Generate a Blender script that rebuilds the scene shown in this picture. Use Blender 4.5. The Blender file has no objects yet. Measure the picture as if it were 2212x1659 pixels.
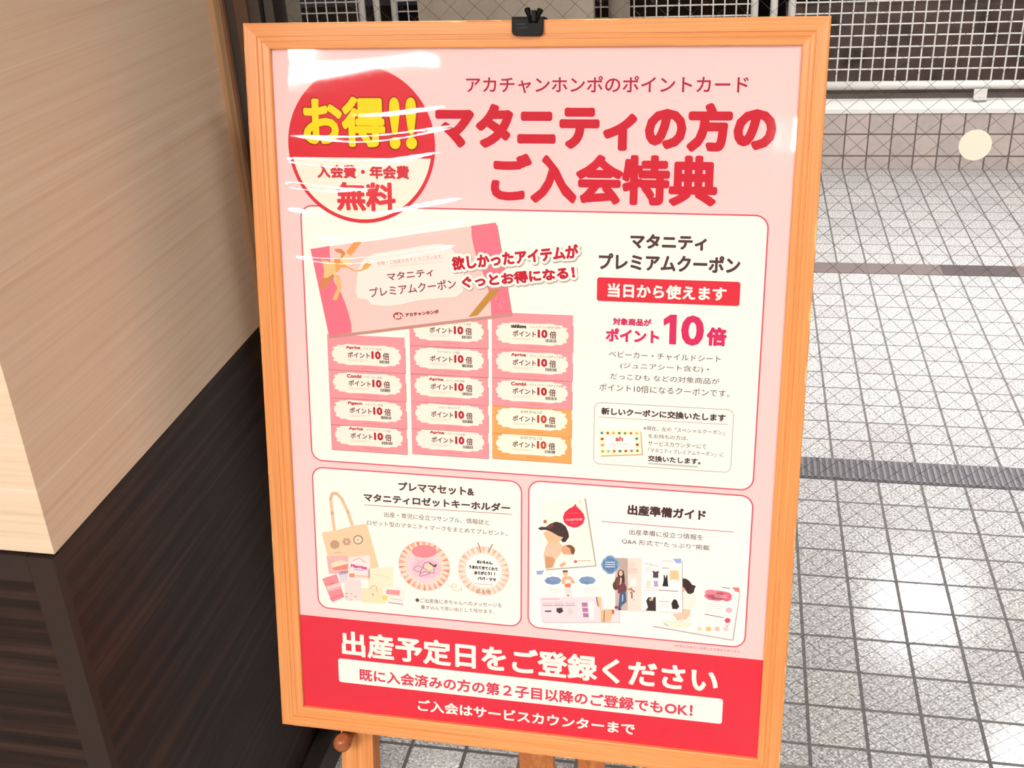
import bpy, bmesh, math, random
from mathutils import Vector, Matrix
sc = bpy.context.scene
COL = sc.collection
random.seed(7)

# ------------------------------------------------------------------ camera
cam = bpy.data.cameras.new('camera'); cam_o = bpy.data.objects.new('camera', cam); COL.objects.link(cam_o)
cam.sensor_width = 36.0; cam.lens = 2410.7357 / 2212 * 36.0; cam.clip_start = 0.02; cam.clip_end = 100
RX = Vector((0.98094135, 0.18807324, -0.04881101)); UP = Vector((-0.04199948, 0.45050519, 0.89178535)); BK = Vector((0.18971058, -0.8727391, 0.44981815))
cam_o.matrix_world = Matrix(((RX.x, UP.x, BK.x, 0.0), (RX.y, UP.y, BK.y, 0.0), (RX.z, UP.z, BK.z, 1.478), (0, 0, 0, 1)))
sc.camera = cam_o

# ------------------------------------------------------------------ world and exposure
w = bpy.data.worlds.new('night'); sc.world = w; w.use_nodes = True
w.node_tree.nodes['Background'].inputs[0].default_value = (0.9, 0.88, 1.0, 1)
w.node_tree.nodes['Background'].inputs[1].default_value = 0.02
vs = sc.view_settings
vs.view_transform = 'Standard'; vs.look = 'None'; vs.gamma = 1.0; vs.exposure = 0.0; vs.use_curve_mapping = False
sc.cycles.use_denoising = True
sc.cycles.max_bounces = 10; sc.cycles.transparent_max_bounces = 24
sc.cycles.sample_clamp_indirect = 6.0

# lamps of the place, the last one an added fill: (x, y, z, size x, size y, emission, colour, name, label)
LAMPS = [
 (-2.66, -3.98, 2.6, 1.55, 0.50, 62.0, (1.0, 0.98, 0.95), 'ceiling_light', 'wide white ceiling light over the aisle furthest to the side'),
 (0.195, -6.25, 2.6, 0.16, 1.2, 60.0, (1.0, 0.97, 0.92), 'ceiling_light', 'narrow white ceiling light furthest down the aisle'),
 (0.62, -0.30, 2.6, 0.5, 0.5, 42.0, (1.0, 0.97, 0.93), 'ceiling_light', 'square warm ceiling light nearest the easel'),
 (-0.95, -1.9, 2.6, 0.9, 0.9, 48.0, (1.0, 0.975, 0.93), 'ceiling_light', 'square warm ceiling light behind the viewer'),
 (0.95, 1.12, 2.6, 0.14, 0.14, 52.0, (1.0, 0.88, 0.78), 'ceiling_light', 'small warm ceiling light just inside the window'),
 (1.10, 5.35, 2.6, 0.36, 0.32, 90.0, (1.0, 0.96, 1.0), 'soffit_light', 'square soffit light above the low tiled wall'),
 (0.95, 3.20, 2.6, 0.6, 0.6, 165.0, (0.96, 0.975, 1.0), 'soffit_light', 'deep square soffit light over the middle of the paving'),
 (1.47, 4.22, 2.6, 0.24, 0.24, 95.0, (1.0, 0.97, 0.98), 'soffit_light', 'small soffit light between the paving and the railing'),
 (0.72, 3.85, 2.6, 0.22, 0.22, 95.0, (1.0, 0.95, 0.92), 'soffit_light', 'small soffit light over the paving beside the deep one'),
 (-1.1, 3.4, 2.6, 0.3, 0.3, 120.0, (1.0, 0.95, 0.9), 'soffit_light', 'small added light brightening the railing by the pillar'),  # added to brighten the railing and pillar; no such lamp known
]

# ------------------------------------------------------------------ helpers
def lin(h):
    h = h.lstrip('#'); c = []
    for i in (0, 2, 4):
        v = int(h[i:i + 2], 16) / 255
        c.append(v / 12.92 if v <= 0.04045 else ((v + 0.055) / 1.055) ** 2.4)
    return (c[0], c[1], c[2], 1)
_M = {}
def mat(name, col, rough=0.5, spec=0.4, metal=0.0, coat=0.0):
    if name in _M: return _M[name]
    m = bpy.data.materials.new(name); m.use_nodes = True; b = m.node_tree.nodes['Principled BSDF']
    b.inputs['Base Color'].default_value = lin(col) if isinstance(col, str) else col
    b.inputs['Roughness'].default_value = rough; b.inputs['Specular IOR Level'].default_value = spec
    b.inputs['Metallic'].default_value = metal; b.inputs['Coat Weight'].default_value = coat
    _M[name] = m; return m
class N:
    def __init__(s, m): s.t = m.node_tree; s.b = s.t.nodes.get('Principled BSDF')
    def new(s, ty, **k):
        n = s.t.nodes.new(ty)
        for a, v in k.items():
            if a.startswith('i_'): n.inputs[int(a[2:]) if a[2:].isdigit() else a[2:].replace('_', ' ')].default_value = v
            else: setattr(n, a, v)
        return n
    def ln(s, a, b): s.t.links.new(a, b)
    def ramp(s, src, stops):
        r = s.new('ShaderNodeValToRGB'); e = r.color_ramp.elements
        while len(e) < len(stops): e.new(0.5)
        for k, (p, c) in zip(e, stops): k.position = p; k.color = c if not isinstance(c, str) else lin(c)
        s.ln(src, r.inputs[0]); return r.outputs[0]
    def mix(s, f, a, b, mode='MIX'):
        m = s.new('ShaderNodeMix', data_type='RGBA', blend_type=mode)
        for k, v in ((0, f), (6, a), (7, b)):
            if hasattr(v, 'is_linked') or hasattr(v, 'links'): s.ln(v, m.inputs[k])
            else: m.inputs[k].default_value = v
        return m.outputs[2]
    def noise(s, vec, scale, detail=3, rough=0.5):
        n = s.new('ShaderNodeTexNoise'); n.inputs['Scale'].default_value = scale; n.inputs['Detail'].default_value = detail
        n.inputs['Roughness'].default_value = rough; s.ln(vec, n.inputs['Vector']); return n.outputs[0]
    def mapping(s, src, scale=(1, 1, 1), loc=(0, 0, 0), rot=(0, 0, 0)):
        m = s.new('ShaderNodeMapping'); m.inputs['Scale'].default_value = scale; m.inputs['Location'].default_value = loc; m.inputs['Rotation'].default_value = rot
        s.ln(src, m.inputs['Vector']); return m.outputs[0]
    def bump(s, h, strength, dist):
        b = s.new('ShaderNodeBump'); b.inputs['Strength'].default_value = strength; b.inputs['Distance'].default_value = dist
        s.ln(h, b.inputs['Height']); s.ln(b.outputs[0], s.b.inputs['Normal'])
def ink(h):
    return mat('ink_' + h, h, 0.6, 0.15)

def link(name, me, mats, parent=None):
    o = bpy.data.objects.new(name, me); COL.objects.link(o)
    for m in (mats if isinstance(mats, (list, tuple)) else [mats]): me.materials.append(m)
    if parent is not None: o.parent = parent
    return o
def tag(o, label=None, cat=None, group=None, kind=None):
    if label: o['label'] = label
    if cat: o['category'] = cat
    if group: o['group'] = group
    if kind: o['kind'] = kind
    return o
def empty(name, loc=(0, 0, 0)):
    o = bpy.data.objects.new(name, None); COL.objects.link(o); o.location = loc; o.empty_display_size = 0.05
    return o
class B:
    """collects shapes in one bmesh"""
    def __init__(s): s.bm = bmesh.new(); s.uv = None
    def box(s, x0, y0, z0, x1, y1, z1, M=None, mi=0):
        vs_ = [s.bm.verts.new(p) for p in ((x0, y0, z0), (x1, y0, z0), (x1, y1, z0), (x0, y1, z0), (x0, y0, z1), (x1, y0, z1), (x1, y1, z1), (x0, y1, z1))]
        for f in ((0, 3, 2, 1), (4, 5, 6, 7), (0, 1, 5, 4), (1, 2, 6, 5), (2, 3, 7, 6), (3, 0, 4, 7)):
            fc = s.bm.faces.new([vs_[i] for i in f]); fc.material_index = mi
        if M is not None:
            for v in vs_: v.co = M @ v.co
        return s
    def tube(s, a, b, r, n=8, r2=None, cap=True):
        a = Vector(a); b = Vector(b); d = (b - a).normalized(); r2 = r if r2 is None else r2
        x = d.orthogonal().normalized(); y = d.cross(x)
        A = [s.bm.verts.new(a + (x * math.cos(6.28318 * i / n) + y * math.sin(6.28318 * i / n)) * r) for i in range(n)]
        Bv = [s.bm.verts.new(b + (x * math.cos(6.28318 * i / n) + y * math.sin(6.28318 * i / n)) * r2) for i in range(n)]
        for i in range(n):
            f = s.bm.faces.new((A[i], A[(i + 1) % n], Bv[(i + 1) % n], Bv[i])); f.smooth = n > 6
        if cap: s.bm.faces.new(A[::-1]); s.bm.faces.new(Bv)
        return s
    def lathe(s, a, axis, prof, n=20):
        a = Vector(a); d = Vector(axis).normalized(); x = d.orthogonal().normalized(); y = d.cross(x); rings = []
        for t, r in prof:
            rings.append([s.bm.verts.new(a + d * t + (x * math.cos(6.28318 * i / n) + y * math.sin(6.28318 * i / n)) * max(r, 1e-5)) for i in range(n)])
        for p, q in zip(rings, rings[1:]):
            for i in range(n):
                f = s.bm.faces.new((p[i], p[(i + 1) % n], q[(i + 1) % n], q[i])); f.smooth = True
        s.bm.faces.new(rings[0][::-1]); s.bm.faces.new(rings[-1])
        return s
    def poly(s, pts, d, M=None):
        """prism of an outline (x, y) from z=0 to z=d"""
        lo = [s.bm.verts.new((p[0], p[1], 0)) for p in pts]; hi = [s.bm.verts.new((p[0], p[1], d)) for p in pts]; n = len(pts)
        s.bm.faces.new(lo[::-1]); s.bm.faces.new(hi)
        for i in range(n): s.bm.faces.new((lo[i], lo[(i + 1) % n], hi[(i + 1) % n], hi[i]))
        if M is not None:
            for v in lo + hi: v.co = M @ v.co
        return s
    def bevel(s, w_, seg=2):
        bmesh.ops.bevel(s.bm, geom=[e for e in s.bm.edges], offset=w_, segments=seg, affect='EDGES', profile=0.5, clamp_overlap=True); return s
    def done(s, name, mats, parent=None):
        bmesh.ops.recalc_face_normals(s.bm, faces=s.bm.faces)
        me = bpy.data.meshes.new(name); s.bm.to_mesh(me); s.bm.free()
        return link(name, me, mats, parent)

# ------------------------------------------------------------------ materials
def wood(name, c_dark, c_mid, c_light, along, rough=0.4, scale=1.0, coord='Object', bump=0.15, spec=0.4):
    """grain running along one axis of the object (0, 1, 2) or along u of the UV map"""
    m = mat(name, c_mid, rough, spec); n = N(m)
    tc = n.new('ShaderNodeTexCoord'); src = tc.outputs[coord]
    st = [90.0 * scale] * 3; st[along] = 2.2 * scale
    v = n.mapping(src, tuple(st))
    a = n.noise(v, 1.0, 4, 0.6); st2 = [420.0 * scale] * 3; st2[along] = 6 * scale
    b = n.noise(n.mapping(src, tuple(st2)), 1.0, 2, 0.5)
    c1 = n.ramp(a, [(0.28, c_dark), (0.5, c_mid), (0.72, c_light)])
    c2 = n.ramp(b, [(0.35, (0.80, 0.80, 0.80, 1)), (0.6, (1.05, 1.05, 1.05, 1))])
    n.ln(n.mix(0.6, c1, c2, 'MULTIPLY'), n.b.inputs['Base Color'])
    if bump: n.bump(b, bump, 0.001)
    return m
M_PINE = wood('pine_frame', 'e69250', 'ec9b5a', 'f1a668', 0, 0.32, 1.0, 'UV', 0.05, 0.5)
M_LEG = wood('pine_leg', 'c4682f', 'd97f42', 'e6945a', 2, 0.4, 1.0, 'Object', 0.1)
M_KNOB = wood('brown_peg', '8a4a26', 'a55c34', 'b56d42', 2, 0.3, 1.0, 'Object', 0.1)

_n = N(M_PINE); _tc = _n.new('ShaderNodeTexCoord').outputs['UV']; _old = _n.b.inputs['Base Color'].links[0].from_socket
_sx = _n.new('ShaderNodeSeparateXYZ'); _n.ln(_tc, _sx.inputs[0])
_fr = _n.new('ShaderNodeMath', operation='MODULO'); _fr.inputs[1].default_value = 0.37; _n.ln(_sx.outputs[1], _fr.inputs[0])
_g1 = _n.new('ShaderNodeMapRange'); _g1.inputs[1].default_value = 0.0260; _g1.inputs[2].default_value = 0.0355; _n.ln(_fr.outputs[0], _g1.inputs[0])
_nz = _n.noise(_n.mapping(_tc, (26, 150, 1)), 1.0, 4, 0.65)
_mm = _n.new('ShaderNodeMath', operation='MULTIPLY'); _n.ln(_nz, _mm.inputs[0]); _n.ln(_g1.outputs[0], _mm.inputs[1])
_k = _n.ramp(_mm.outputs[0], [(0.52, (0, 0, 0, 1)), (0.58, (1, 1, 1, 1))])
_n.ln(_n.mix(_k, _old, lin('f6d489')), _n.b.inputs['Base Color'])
def cream():
    m = mat('cream_wood_grain', 'e6cfae', 0.55, 0.3); n = N(m)
    src = n.new('ShaderNodeTexCoord').outputs['Object']
    a = n.noise(n.mapping(src, (1.1, 1.1, 110.0)), 1.0, 5, 0.62)
    b = n.noise(n.mapping(src, (3.0, 3.0, 420.0)), 1.0, 3, 0.5)
    c = n.ramp(a, [(0.30, 'dcbd9f'), (0.45, 'e3c9ad'), (0.60, 'e6cdb2'), (0.72, 'ecd8c0')])
    d = n.ramp(b, [(0.35, (0.92, 0.92, 0.92, 1)), (0.65, (1.03, 1.03, 1.03, 1))])
    n.ln(n.mix(0.55, c, d, 'MULTIPLY'), n.b.inputs['Base Color'])
    n.bump(a, 0.2, 0.001)
    return m
M_CREAM = cream()
def darkwood(name, c0, c1, c2, rough):
    m = mat(name, c1, rough, 0.22); n = N(m)
    src = n.new('ShaderNodeTexCoord').outputs['Object']
    a = n.noise(n.mapping(src, (1.6, 1.6, 70.0)), 1.0, 5, 0.62)
    b = n.noise(n.mapping(src, (4.0, 4.0, 330.0)), 1.0, 3, 0.5)
    c = n.ramp(a, [(0.36, c0), (0.5, c1), (0.66, c2)])
    d = n.ramp(b, [(0.35, (0.65, 0.65, 0.65, 1)), (0.65, (1.15, 1.15, 1.15, 1))])
    n.ln(n.mix(0.7, c, d, 'MULTIPLY'), n.b.inputs['Base Color'])
    n.bump(b, 0.15, 0.001)
    return m
M_DARK = darkwood('dark_wood_grain', '1b110d', '281a13', '3d2921', 0.5)
M_DARK_LIT = darkwood('dark_wood_lit_face', '3a2620', '5e4038', '88604f', 0.5)  # same wainscot wood, lightened for the stronger light on its front face
M_DARKFLAT = mat('dark_edge_board', '30231d', 0.55, 0.3)

def paving():
    m = mat('speckled_paving', 'a8a4a4', 0.42, 0.5); n = N(m)
    tc = n.new('ShaderNodeTexCoord'); src = tc.outputs['Object']
    br = n.new('ShaderNodeTexBrick'); br.offset = 0.0; br.squash = 1.0
    br.inputs['Scale'].default_value = 1.0; br.inputs['Mortar Size'].default_value = 0.0034; br.inputs['Mortar Smooth'].default_value = 0.1
    br.inputs['Brick Width'].default_value = 0.1; br.inputs['Row Height'].default_value = 0.1; br.inputs['Bias'].default_value = 0.0
    br.inputs['Color1'].default_value = (0, 0, 0, 1); br.inputs['Color2'].default_value = (1, 1, 1, 1); br.inputs['Mortar'].default_value = (0.5, 0.5, 0.5, 1)
    n.ln(n.mapping(src, (1, 1, 1), (-0.2678 + 10, -1.5303 + 10, 0)), br.inputs['Vector'])
    sp = n.noise(src, 215, 2, 0.6); sp2 = n.noise(src, 110, 2, 0.5)
    c = n.ramp(sp, [(0.36, '5a5655'), (0.46, '98938f'), (0.56, 'bab5b2'), (0.66, 'f2eeec')])
    c = n.mix(0.35, c, n.ramp(sp2, [(0.35, '8f8a88'), (0.65, 'd6d1cf')]), 'MIX')
    tv = n.ramp(br.outputs[0], [(0.0, (0.86, 0.84, 0.86, 1)), (0.5, (0.95, 0.95, 0.95, 1)), (1.0, (1.0, 0.985, 0.97, 1))])
    c = n.mix(1.0, c, tv, 'MULTIPLY')
    n.ln(n.mix(br.outputs[1], c, lin('5c5654')), n.b.inputs['Base Color'])
    r = n.new('ShaderNodeMapRange'); r.inputs[1].default_value = 0; r.inputs[2].default_value = 1; r.inputs[3].default_value = 0.15; r.inputs[4].default_value = 0.8
    n.ln(br.outputs[1], r.inputs[0]); n.ln(r.outputs[0], n.b.inputs['Roughness'])
    inv = n.new('ShaderNodeMath', operation='SUBTRACT'); inv.inputs[0].default_value = 1.0; n.ln(br.outputs[1], inv.inputs[1])
    # every tile lies a touch differently
    bmp = n.new('ShaderNodeBump'); bmp.inputs['Strength'].default_value = 0.5; bmp.inputs['Distance'].default_value = 0.002; n.ln(inv.outputs[0], bmp.inputs['Height'])
    b2 = n.new('ShaderNodeBump'); b2.inputs['Strength'].default_value = 0.06; b2.inputs['Distance'].default_value = 0.001
    n.ln(sp2, b2.inputs['Height']); n.ln(bmp.outputs[0], b2.inputs['Normal']); n.ln(b2.outputs[0], n.b.inputs['Normal'])
    return m
M_PAVE = paving()
def walltile():
    m = mat('grey_wall_tile', 'b3a49c', 0.4, 0.4); n = N(m)
    src = n.new('ShaderNodeTexCoord').outputs['Object']
    sx = n.new('ShaderNodeSeparateXYZ'); n.ln(src, sx.inputs[0]); cx = n.new('ShaderNodeCombineXYZ')
    n.ln(sx.outputs[0], cx.inputs[0]); n.ln(sx.outputs[2], cx.inputs[1])
    br = n.new('ShaderNodeTexBrick'); br.offset = 0.0; br.inputs['Scale'].default_value = 1.0
    br.inputs['Mortar Size'].default_value = 0.0036; br.inputs['Mortar Smooth'].default_value = 0.1; br.inputs['Brick Width'].default_value = 0.1; br.inputs['Row Height'].default_value = 0.098; br.inputs['Bias'].default_value = 0
    br.inputs['Color1'].default_value = lin('bdafa9'); br.inputs['Color2'].default_value = lin('cebcb4'); br.inputs['Mortar'].default_value = lin('6f625d')
    n.ln(n.mapping(cx.outputs[0], (1, 1, 1), (-0.2678 + 10, -0.058 + 9.8, 0)), br.inputs['Vector'])
    bl = n.noise(src, 28, 4, 0.6)
    n.ln(n.mix(0.5, br.outputs[0], n.ramp(bl, [(0.3, (0.8, 0.8, 0.8, 1)), (0.7, (1.1, 1.08, 1.06, 1))]), 'MULTIPLY'), n.b.inputs['Base Color'])
    return m
M_WTILE = walltile()
M_WHITE = mat('white_painted_metal', 'faf5ef', 0.35, 0.5)
M_BROWN = mat('bronze_aluminium', '6f5547', 0.42, 0.5, 0.35)
M_GREYAL = mat('grey_aluminium', '57504a', 0.42, 0.5, 0.35)
M_GASK = mat('black_gasket', '1d1613', 0.6, 0.3)
M_BLACK = mat('black_plastic', '060505', 0.45, 0.15)
M_CONC = mat('concrete', '9a8d7f', 0.8, 0.2)
_n = N(M_CONC); _s = _n.new('ShaderNodeTexCoord').outputs['Object']
_n.ln(_n.ramp(_n.noise(_s, 9, 5, 0.6), [(0.3, 'b3a596'), (0.7, 'c4b6a6')]), _n.b.inputs['Base Color'])
M_PIPE = mat('grey_pipe', 'a89e90', 0.5, 0.4)
def glass(name, ior, tint):
    m = bpy.data.materials.new(name); m.use_nodes = True; t = m.node_tree; t.nodes.remove(t.nodes['Principled BSDF'])
    n = N(m); out = t.nodes['Material Output']
    tr = n.new('ShaderNodeBsdfTransparent'); tr.inputs[0].default_value = tint
    gl = n.new('ShaderNodeBsdfGlossy'); gl.inputs['Roughness'].default_value = 0.0
    fr = n.new('ShaderNodeFresnel'); fr.inputs[0].default_value = ior
    ge = n.new('ShaderNodeNewGeometry'); bf = n.new('ShaderNodeMath', operation='SUBTRACT'); bf.inputs[0].default_value = 1.0; n.ln(ge.outputs['Backfacing'], bf.inputs[1])
    mu = n.new('ShaderNodeMath', operation='MULTIPLY'); n.ln(fr.outputs[0], mu.inputs[0]); n.ln(bf.outputs[0], mu.inputs[1])
    mx = n.new('ShaderNodeMixShader'); n.ln(mu.outputs[0], mx.inputs[0]); n.ln(tr.outputs[0], mx.inputs[1]); n.ln(gl.outputs[0], mx.inputs[2]); n.ln(mx.outputs[0], out.inputs[0])
    return m, gl, n
M_GLASS, _, _ = glass('wired_window_glass', 1.45, (0.96, 0.97, 0.965, 1))
M_FILM, _fg, _ = glass('clear_film', 1.5, (0.985, 0.985, 0.98, 1)); _fg.inputs['Roughness'].default_value = 0.035
M_CEIL = mat('white_ceiling', 'd8d2c8', 0.9, 0.1)
M_ROOM = mat('pale_wall', 'cfc4b4', 0.85, 0.1)

# ------------------------------------------------------------------ setting: floor, walls, ceiling
def slab(name, x0, y0, z0, x1, y1, z1, m): return tag(B().box(x0, y0, z0, x1, y1, z1).done(name, m), kind='structure')
slab('floor', -4.5, -8.0, -0.12, 4.5, 5.14, 0.0, M_PAVE)
slab('ceiling', -4.5, -8.0, 2.605, 4.5, 1.46, 2.75, M_CEIL)
slab('ceiling_soffit', -4.5, 1.46, 2.605, 4.5, 6.0, 2.75, M_CEIL)
slab('wall_front', -4.5, -8.1, 0.0, 4.5, -8.0, 2.75, M_ROOM)
slab('wall_right', 4.5, -8.0, 0.0, 4.6, 5.14, 2.75, M_ROOM)
slab('wall_aisle', -4.6, -8.0, 0.0, -4.5, 5.14, 2.75, M_ROOM)

# wall at the left: cream panel above a dark wood wainscot (turned 1.3 degrees from the paving)
def quadbox(name, pts, z0, z1, m, parent=None, kind='structure'):
    b = B(); b.poly(pts, z1 - z0, Matrix.Translation((0, 0, z0))); o = b.done(name, m, parent)
    if kind: o['kind'] = kind
    return o
CX, CY = -0.6704, 0.8324; EX, EY = -0.6840, 1.4164; LX, LY = -4.5, CY + 0.0102 * (4.5 - 0.6704)
wl = quadbox('wall_left', [(CX, CY), (EX, EY), (-4.5, EY), (LX, LY)], 0.83, 2.605, M_CREAM)
ins = 0.004
low = quadbox('wainscot', [(CX - ins, CY + ins), (EX - ins, EY), (-4.5, EY), (LX, LY + ins)], 0.0, 0.8295, M_DARK, wl, None)
b = B(); b.box(-3.5, -0.0035, 0, -0.0305, 0.001, 0.7935); o = b.done('lit_face_panel', M_DARK_LIT, wl); o.location = (CX - 0.001, CY + 0.008, 0); o.rotation_euler = (0, 0, -0.0102)  # lighter wood colour stands in for the light on this face
b = B(); b.box(-0.030, -0.012, 0, 0.0, 0.001, 0.826); o = b.done('corner_board', M_DARKFLAT, wl); o.location = (CX - 0.001, CY + 0.008, 0)
b = B(); b.box(-3.5, -0.012, 0.794, -0.0305, 0.001, 0.8265); o = b.done('top_board', M_DARKFLAT, wl); o.location = (CX - 0.001, CY + 0.008, 0); o.rotation_euler = (0, 0, -0.0102)
tag(low, 'dark brown grained wood panel'); 
# slim wood edging that closes the wall towards the window
for i, (y0, y1, dx, m) in enumerate(((1.4166, 1.4335, 0.0069, wood('pale_edge_wood', 'b98e66', 'd4ad84', 'e6c7a0', 2, 0.5)), (1.4335, 1.441, 0.0117, mat('brown_edge_wood', '8c674e', 0.5)))):
    x = EX - (y0 - EY) * 0.0233
    slab(f'trim_{i + 1}', x - 0.03, y0, 0.0, x + dx, y1, 2.6, m)
slab('dark_strip_left', -0.684, 0.853, 0.0, -0.653, 1.416, 0.06, mat('dark_strip_brown', '2b211d', 0.5))  # dark strip along the foot of the left wall

# ------------------------------------------------------------------ window: bronze frame, wired glass
YG = 1.46
win = tag(empty('window_1', (0.4, YG, 0.0)), kind='structure')
def wpart(name, b, m):
    o = b.done(name, m); o.parent = win; o.matrix_parent_inverse = Matrix.Translation((-0.4, -YG, 0)); return o
b = B()
for x0, x1, y0, y1 in ((-0.7034, -0.6605, 1.4425, 1.490), (-0.6424, -0.6275, 1.446, 1.490), (-0.6223, -0.6099, 1.450, 1.475)): b.box(x0, y0, 0, x1, y1, 2.6)
wpart('jamb', b, M_GREYAL)
wpart('jamb_cover', B().box(-0.6605, 1.440, 0, -0.6424, 1.490, 2.6), M_BROWN)
b = B(); b.box(-0.6275, 1.456, 0, -0.6223, 1.480, 2.6); b.box(-0.6099, 1.454, 0, -0.5995, 1.470, 2.6); wpart('gasket', b, M_GASK)
wpart('sill_rail', B().box(-0.5995, 1.450, 0.0, 4.5, 1.470, 0.008), mat('sill_grey', '726b68', 0.6))
wpart('head_rail', B().box(-0.5995, 1.435, 2.5, 4.5, 1.485, 2.6), M_BROWN)
wpart('glass_pane', B().box(-0.5995, 1.4575, 0.008, 4.5, 1.4640, 2.5), M_GLASS)
b = B(); px, pz, r = 0.0325, 0.0300, 0.00026
x0, x1, z0, z1 = -0.597, 2.4, 0.01, 2.2
sl = pz / px
for s_ in (1, -1):
    c = 1.1636 - s_ * sl * (0.1324 - x0) - 160 * pz
    while c < 160 * pz:
        pts = []
        for X in (x0, x1):
            Z = c + s_ * sl * (X - x0)
            pts.append([X, Z])
        (xa, za), (xb, zb) = pts
        def cut(xa, za, xb, zb):
            if za == zb: return None
            t0, t1 = 0.0, 1.0
            for lo, hi in ((z0, z1),):
                ta, tb = (lo - za) / (zb - za), (hi - za) / (zb - za)
                if ta > tb: ta, tb = tb, ta
                t0, t1 = max(t0, ta), min(t1, tb)
            return None if t0 >= t1 else (xa + (xb - xa) * t0, za + (zb - za) * t0, xa + (xb - xa) * t1, za + (zb - za) * t1)
        q = cut(xa, za, xb, zb)
        if q: b.tube((q[0], YG + 0.0007 * s_, q[1]), (q[2], YG + 0.0007 * s_, q[3]), r, 4, cap=False)
        c += pz
wpart('wire_mesh', b, mat('wire_steel', '4a4644', 0.4, 0.5, 0.6))

# ------------------------------------------------------------------ outside the window
slab('wall_back', -4.5, 5.14, -0.12, 4.5, 5.32, 0.2495, M_WTILE)
b = B()
prof = [(-0.006, 0.2495), (-0.006, 0.268), (0.05, 0.292), (0.19, 0.292), (0.19, 0.2495)]
M_ = Matrix(((0, 0, 1, -4.5), (1, 0, 0, 5.14), (0, 1, 0, 0), (0, 0, 0, 1)))
b.poly(prof, 9.0, M_); tag(b.done('trim_3', M_WHITE), kind='structure')
slab('trim_4', -4.5, 5.235, 0.292, 4.5, 5.25, 0.312, mat('grey_channel', '6f6560', 0.5))
slab('ground', -12, 5.33, -0.62, 12, 14, -0.5, mat('dark_asphalt', '241d1a', 0.9))
bt = mat('brown_far_tile', '77605a', 0.7, 0.2); nn = N(bt); ss = nn.new('ShaderNodeTexCoord').outputs['Object']
nn.ln(nn.ramp(nn.noise(ss, 3.2, 5, 0.65), [(0.32, '4a3b37'), (0.48, '806861'), (0.7, '937b70')]), nn.b.inputs['Base Color'])
slab('wall_far', 0.25, 7.2, -0.5, 6.0, 7.4, 0.40, bt)
slab('pillar_1', -1.4192, 5.0, 0.2925, -0.6375, 5.06, 2.60, M_CONC)
slab('pillar_2', -4.5, 5.0, 0.2925, -1.9938, 5.06, 2.60, mat('olive_grey_concrete', '8a8375', 0.8))  # grey-olive concrete, darker than the other pillar
b = B(); b.tube((-0.529, 5.03, 0.293), (-0.529, 5.03, 2.60), 0.047, 20); dp = b.done('drain_pipe', M_PIPE)
tag(dp, 'grey round drain pipe standing beside the concrete pillar', 'pipe')

# dark band of plain tiles, and the slotted drain cover
db = B(); random.seed(3)
x = -0.7322 - 0.8
for i in range(20):
    db.box(x + 0.0006, 3.8303, 0.0, x + 0.2495, 3.9303, 0.0012, mi=random.choice((0, 1, 2))); x += 0.25
tag(db.done('trim_5', [mat('dark_tile_%d' % i, c, 0.45) for i, c in enumerate(('4c4241', '5a4e4c', '6a5d5a'))]), kind='structure')
dg = empty('drain_cover', (0.4, 2.48, 0.0)); tag(dg, 'dark ribbed drain cover crossing the grey paving outside the window', 'drain cover')
def dpart(name, b, m):
    o = b.done(name, m); o.parent = dg; o.matrix_parent_inverse = Matrix.Translation((-0.4, -2.48, 0)); return o
b = B(); b.box(-1.6, 2.4303, 0.0, 3.2, 2.5303, 0.0012); dpart('base_plate', b, mat('drain_dark', '4a4647', 0.5, 0.5, 0.3))
b = B(); x = -1.6
while x < 3.19: b.box(x + 0.004, 2.4353, 0.0012, x + 0.0105, 2.5253, 0.0034); x += 0.0150
dpart('ribs', b, mat('drain_rib', '6c6669', 0.45, 0.5, 0.3))

# mesh railing: three panels, two posts
YR = 5.20
def panel(x0, x1, name, label):
    e = empty(name, ((x0 + x1) / 2, YR, 0.292)); tag(e, label, 'railing', 'white mesh railing panels')
    inv = Matrix.Translation((-(x0 + x1) / 2, -YR, -0.292))
    def part(nm, b, m=M_WHITE):
        o = b.done(nm, m); o.parent = e; o.matrix_parent_inverse = inv; return o
    part('bottom_rail', B().tube((x0, YR, 0.358), (x1, YR, 0.358), 0.0192, 16))
    part('top_rail', B().tube((x0, YR, 1.25), (x1, YR, 1.25), 0.0192, 16))
    part('stile', B().tube((x0, YR, 0.358), (x0, YR, 1.25), 0.0165, 16)); part('stile', B().tube((x1, YR, 0.358), (x1, YR, 1.25), 0.0165, 16))
    b = B(); k = math.ceil((x0 + 0.03 - 0.4141) / 0.0497)
    while 0.4141 + k * 0.0497 < x1 - 0.02:
        xx = 0.4141 + k * 0.0497; b.tube((xx, YR - 0.0025, 0.37), (xx, YR - 0.0025, 1.24), 0.0036, 6, cap=False); k += 1
    z = 0.7148 - 0.0478 * 6
    while z < 1.24: b.tube((x0 + 0.01, YR + 0.0025, z), (x1 - 0.01, YR + 0.0025, z), 0.0036, 6, cap=False); z += 0.0478
    part('wire_grid', b)
    return e, part
panel(-3.55, -1.7477, 'mesh_railing', 'white mesh railing panel partly seen between the grey wall and the pillar')
panel(-1.5904, 0.0459, 'mesh_railing', 'white mesh railing panel running behind the concrete pillar')
e3, part3 = panel(0.2056, 1.90, 'mesh_railing', 'white mesh railing panel to the right of the framed poster with bolted bracket')
b = B(); b.box(0.9945, YR - 0.030, 0.2935, 1.0485, YR - 0.024, 0.345); b.box(0.9945, YR - 0.03, 0.2925, 1.0485, YR + 0.02, 0.2965)
br_ = part3('bracket', b); bo = B().lathe((1.0215, YR - 0.030, 0.313), (0, -1, 0), [(0, 0.006), (0.003, 0.006), (0.005, 0.003)], 10).done('bolt', M_WHITE, br_)
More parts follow.
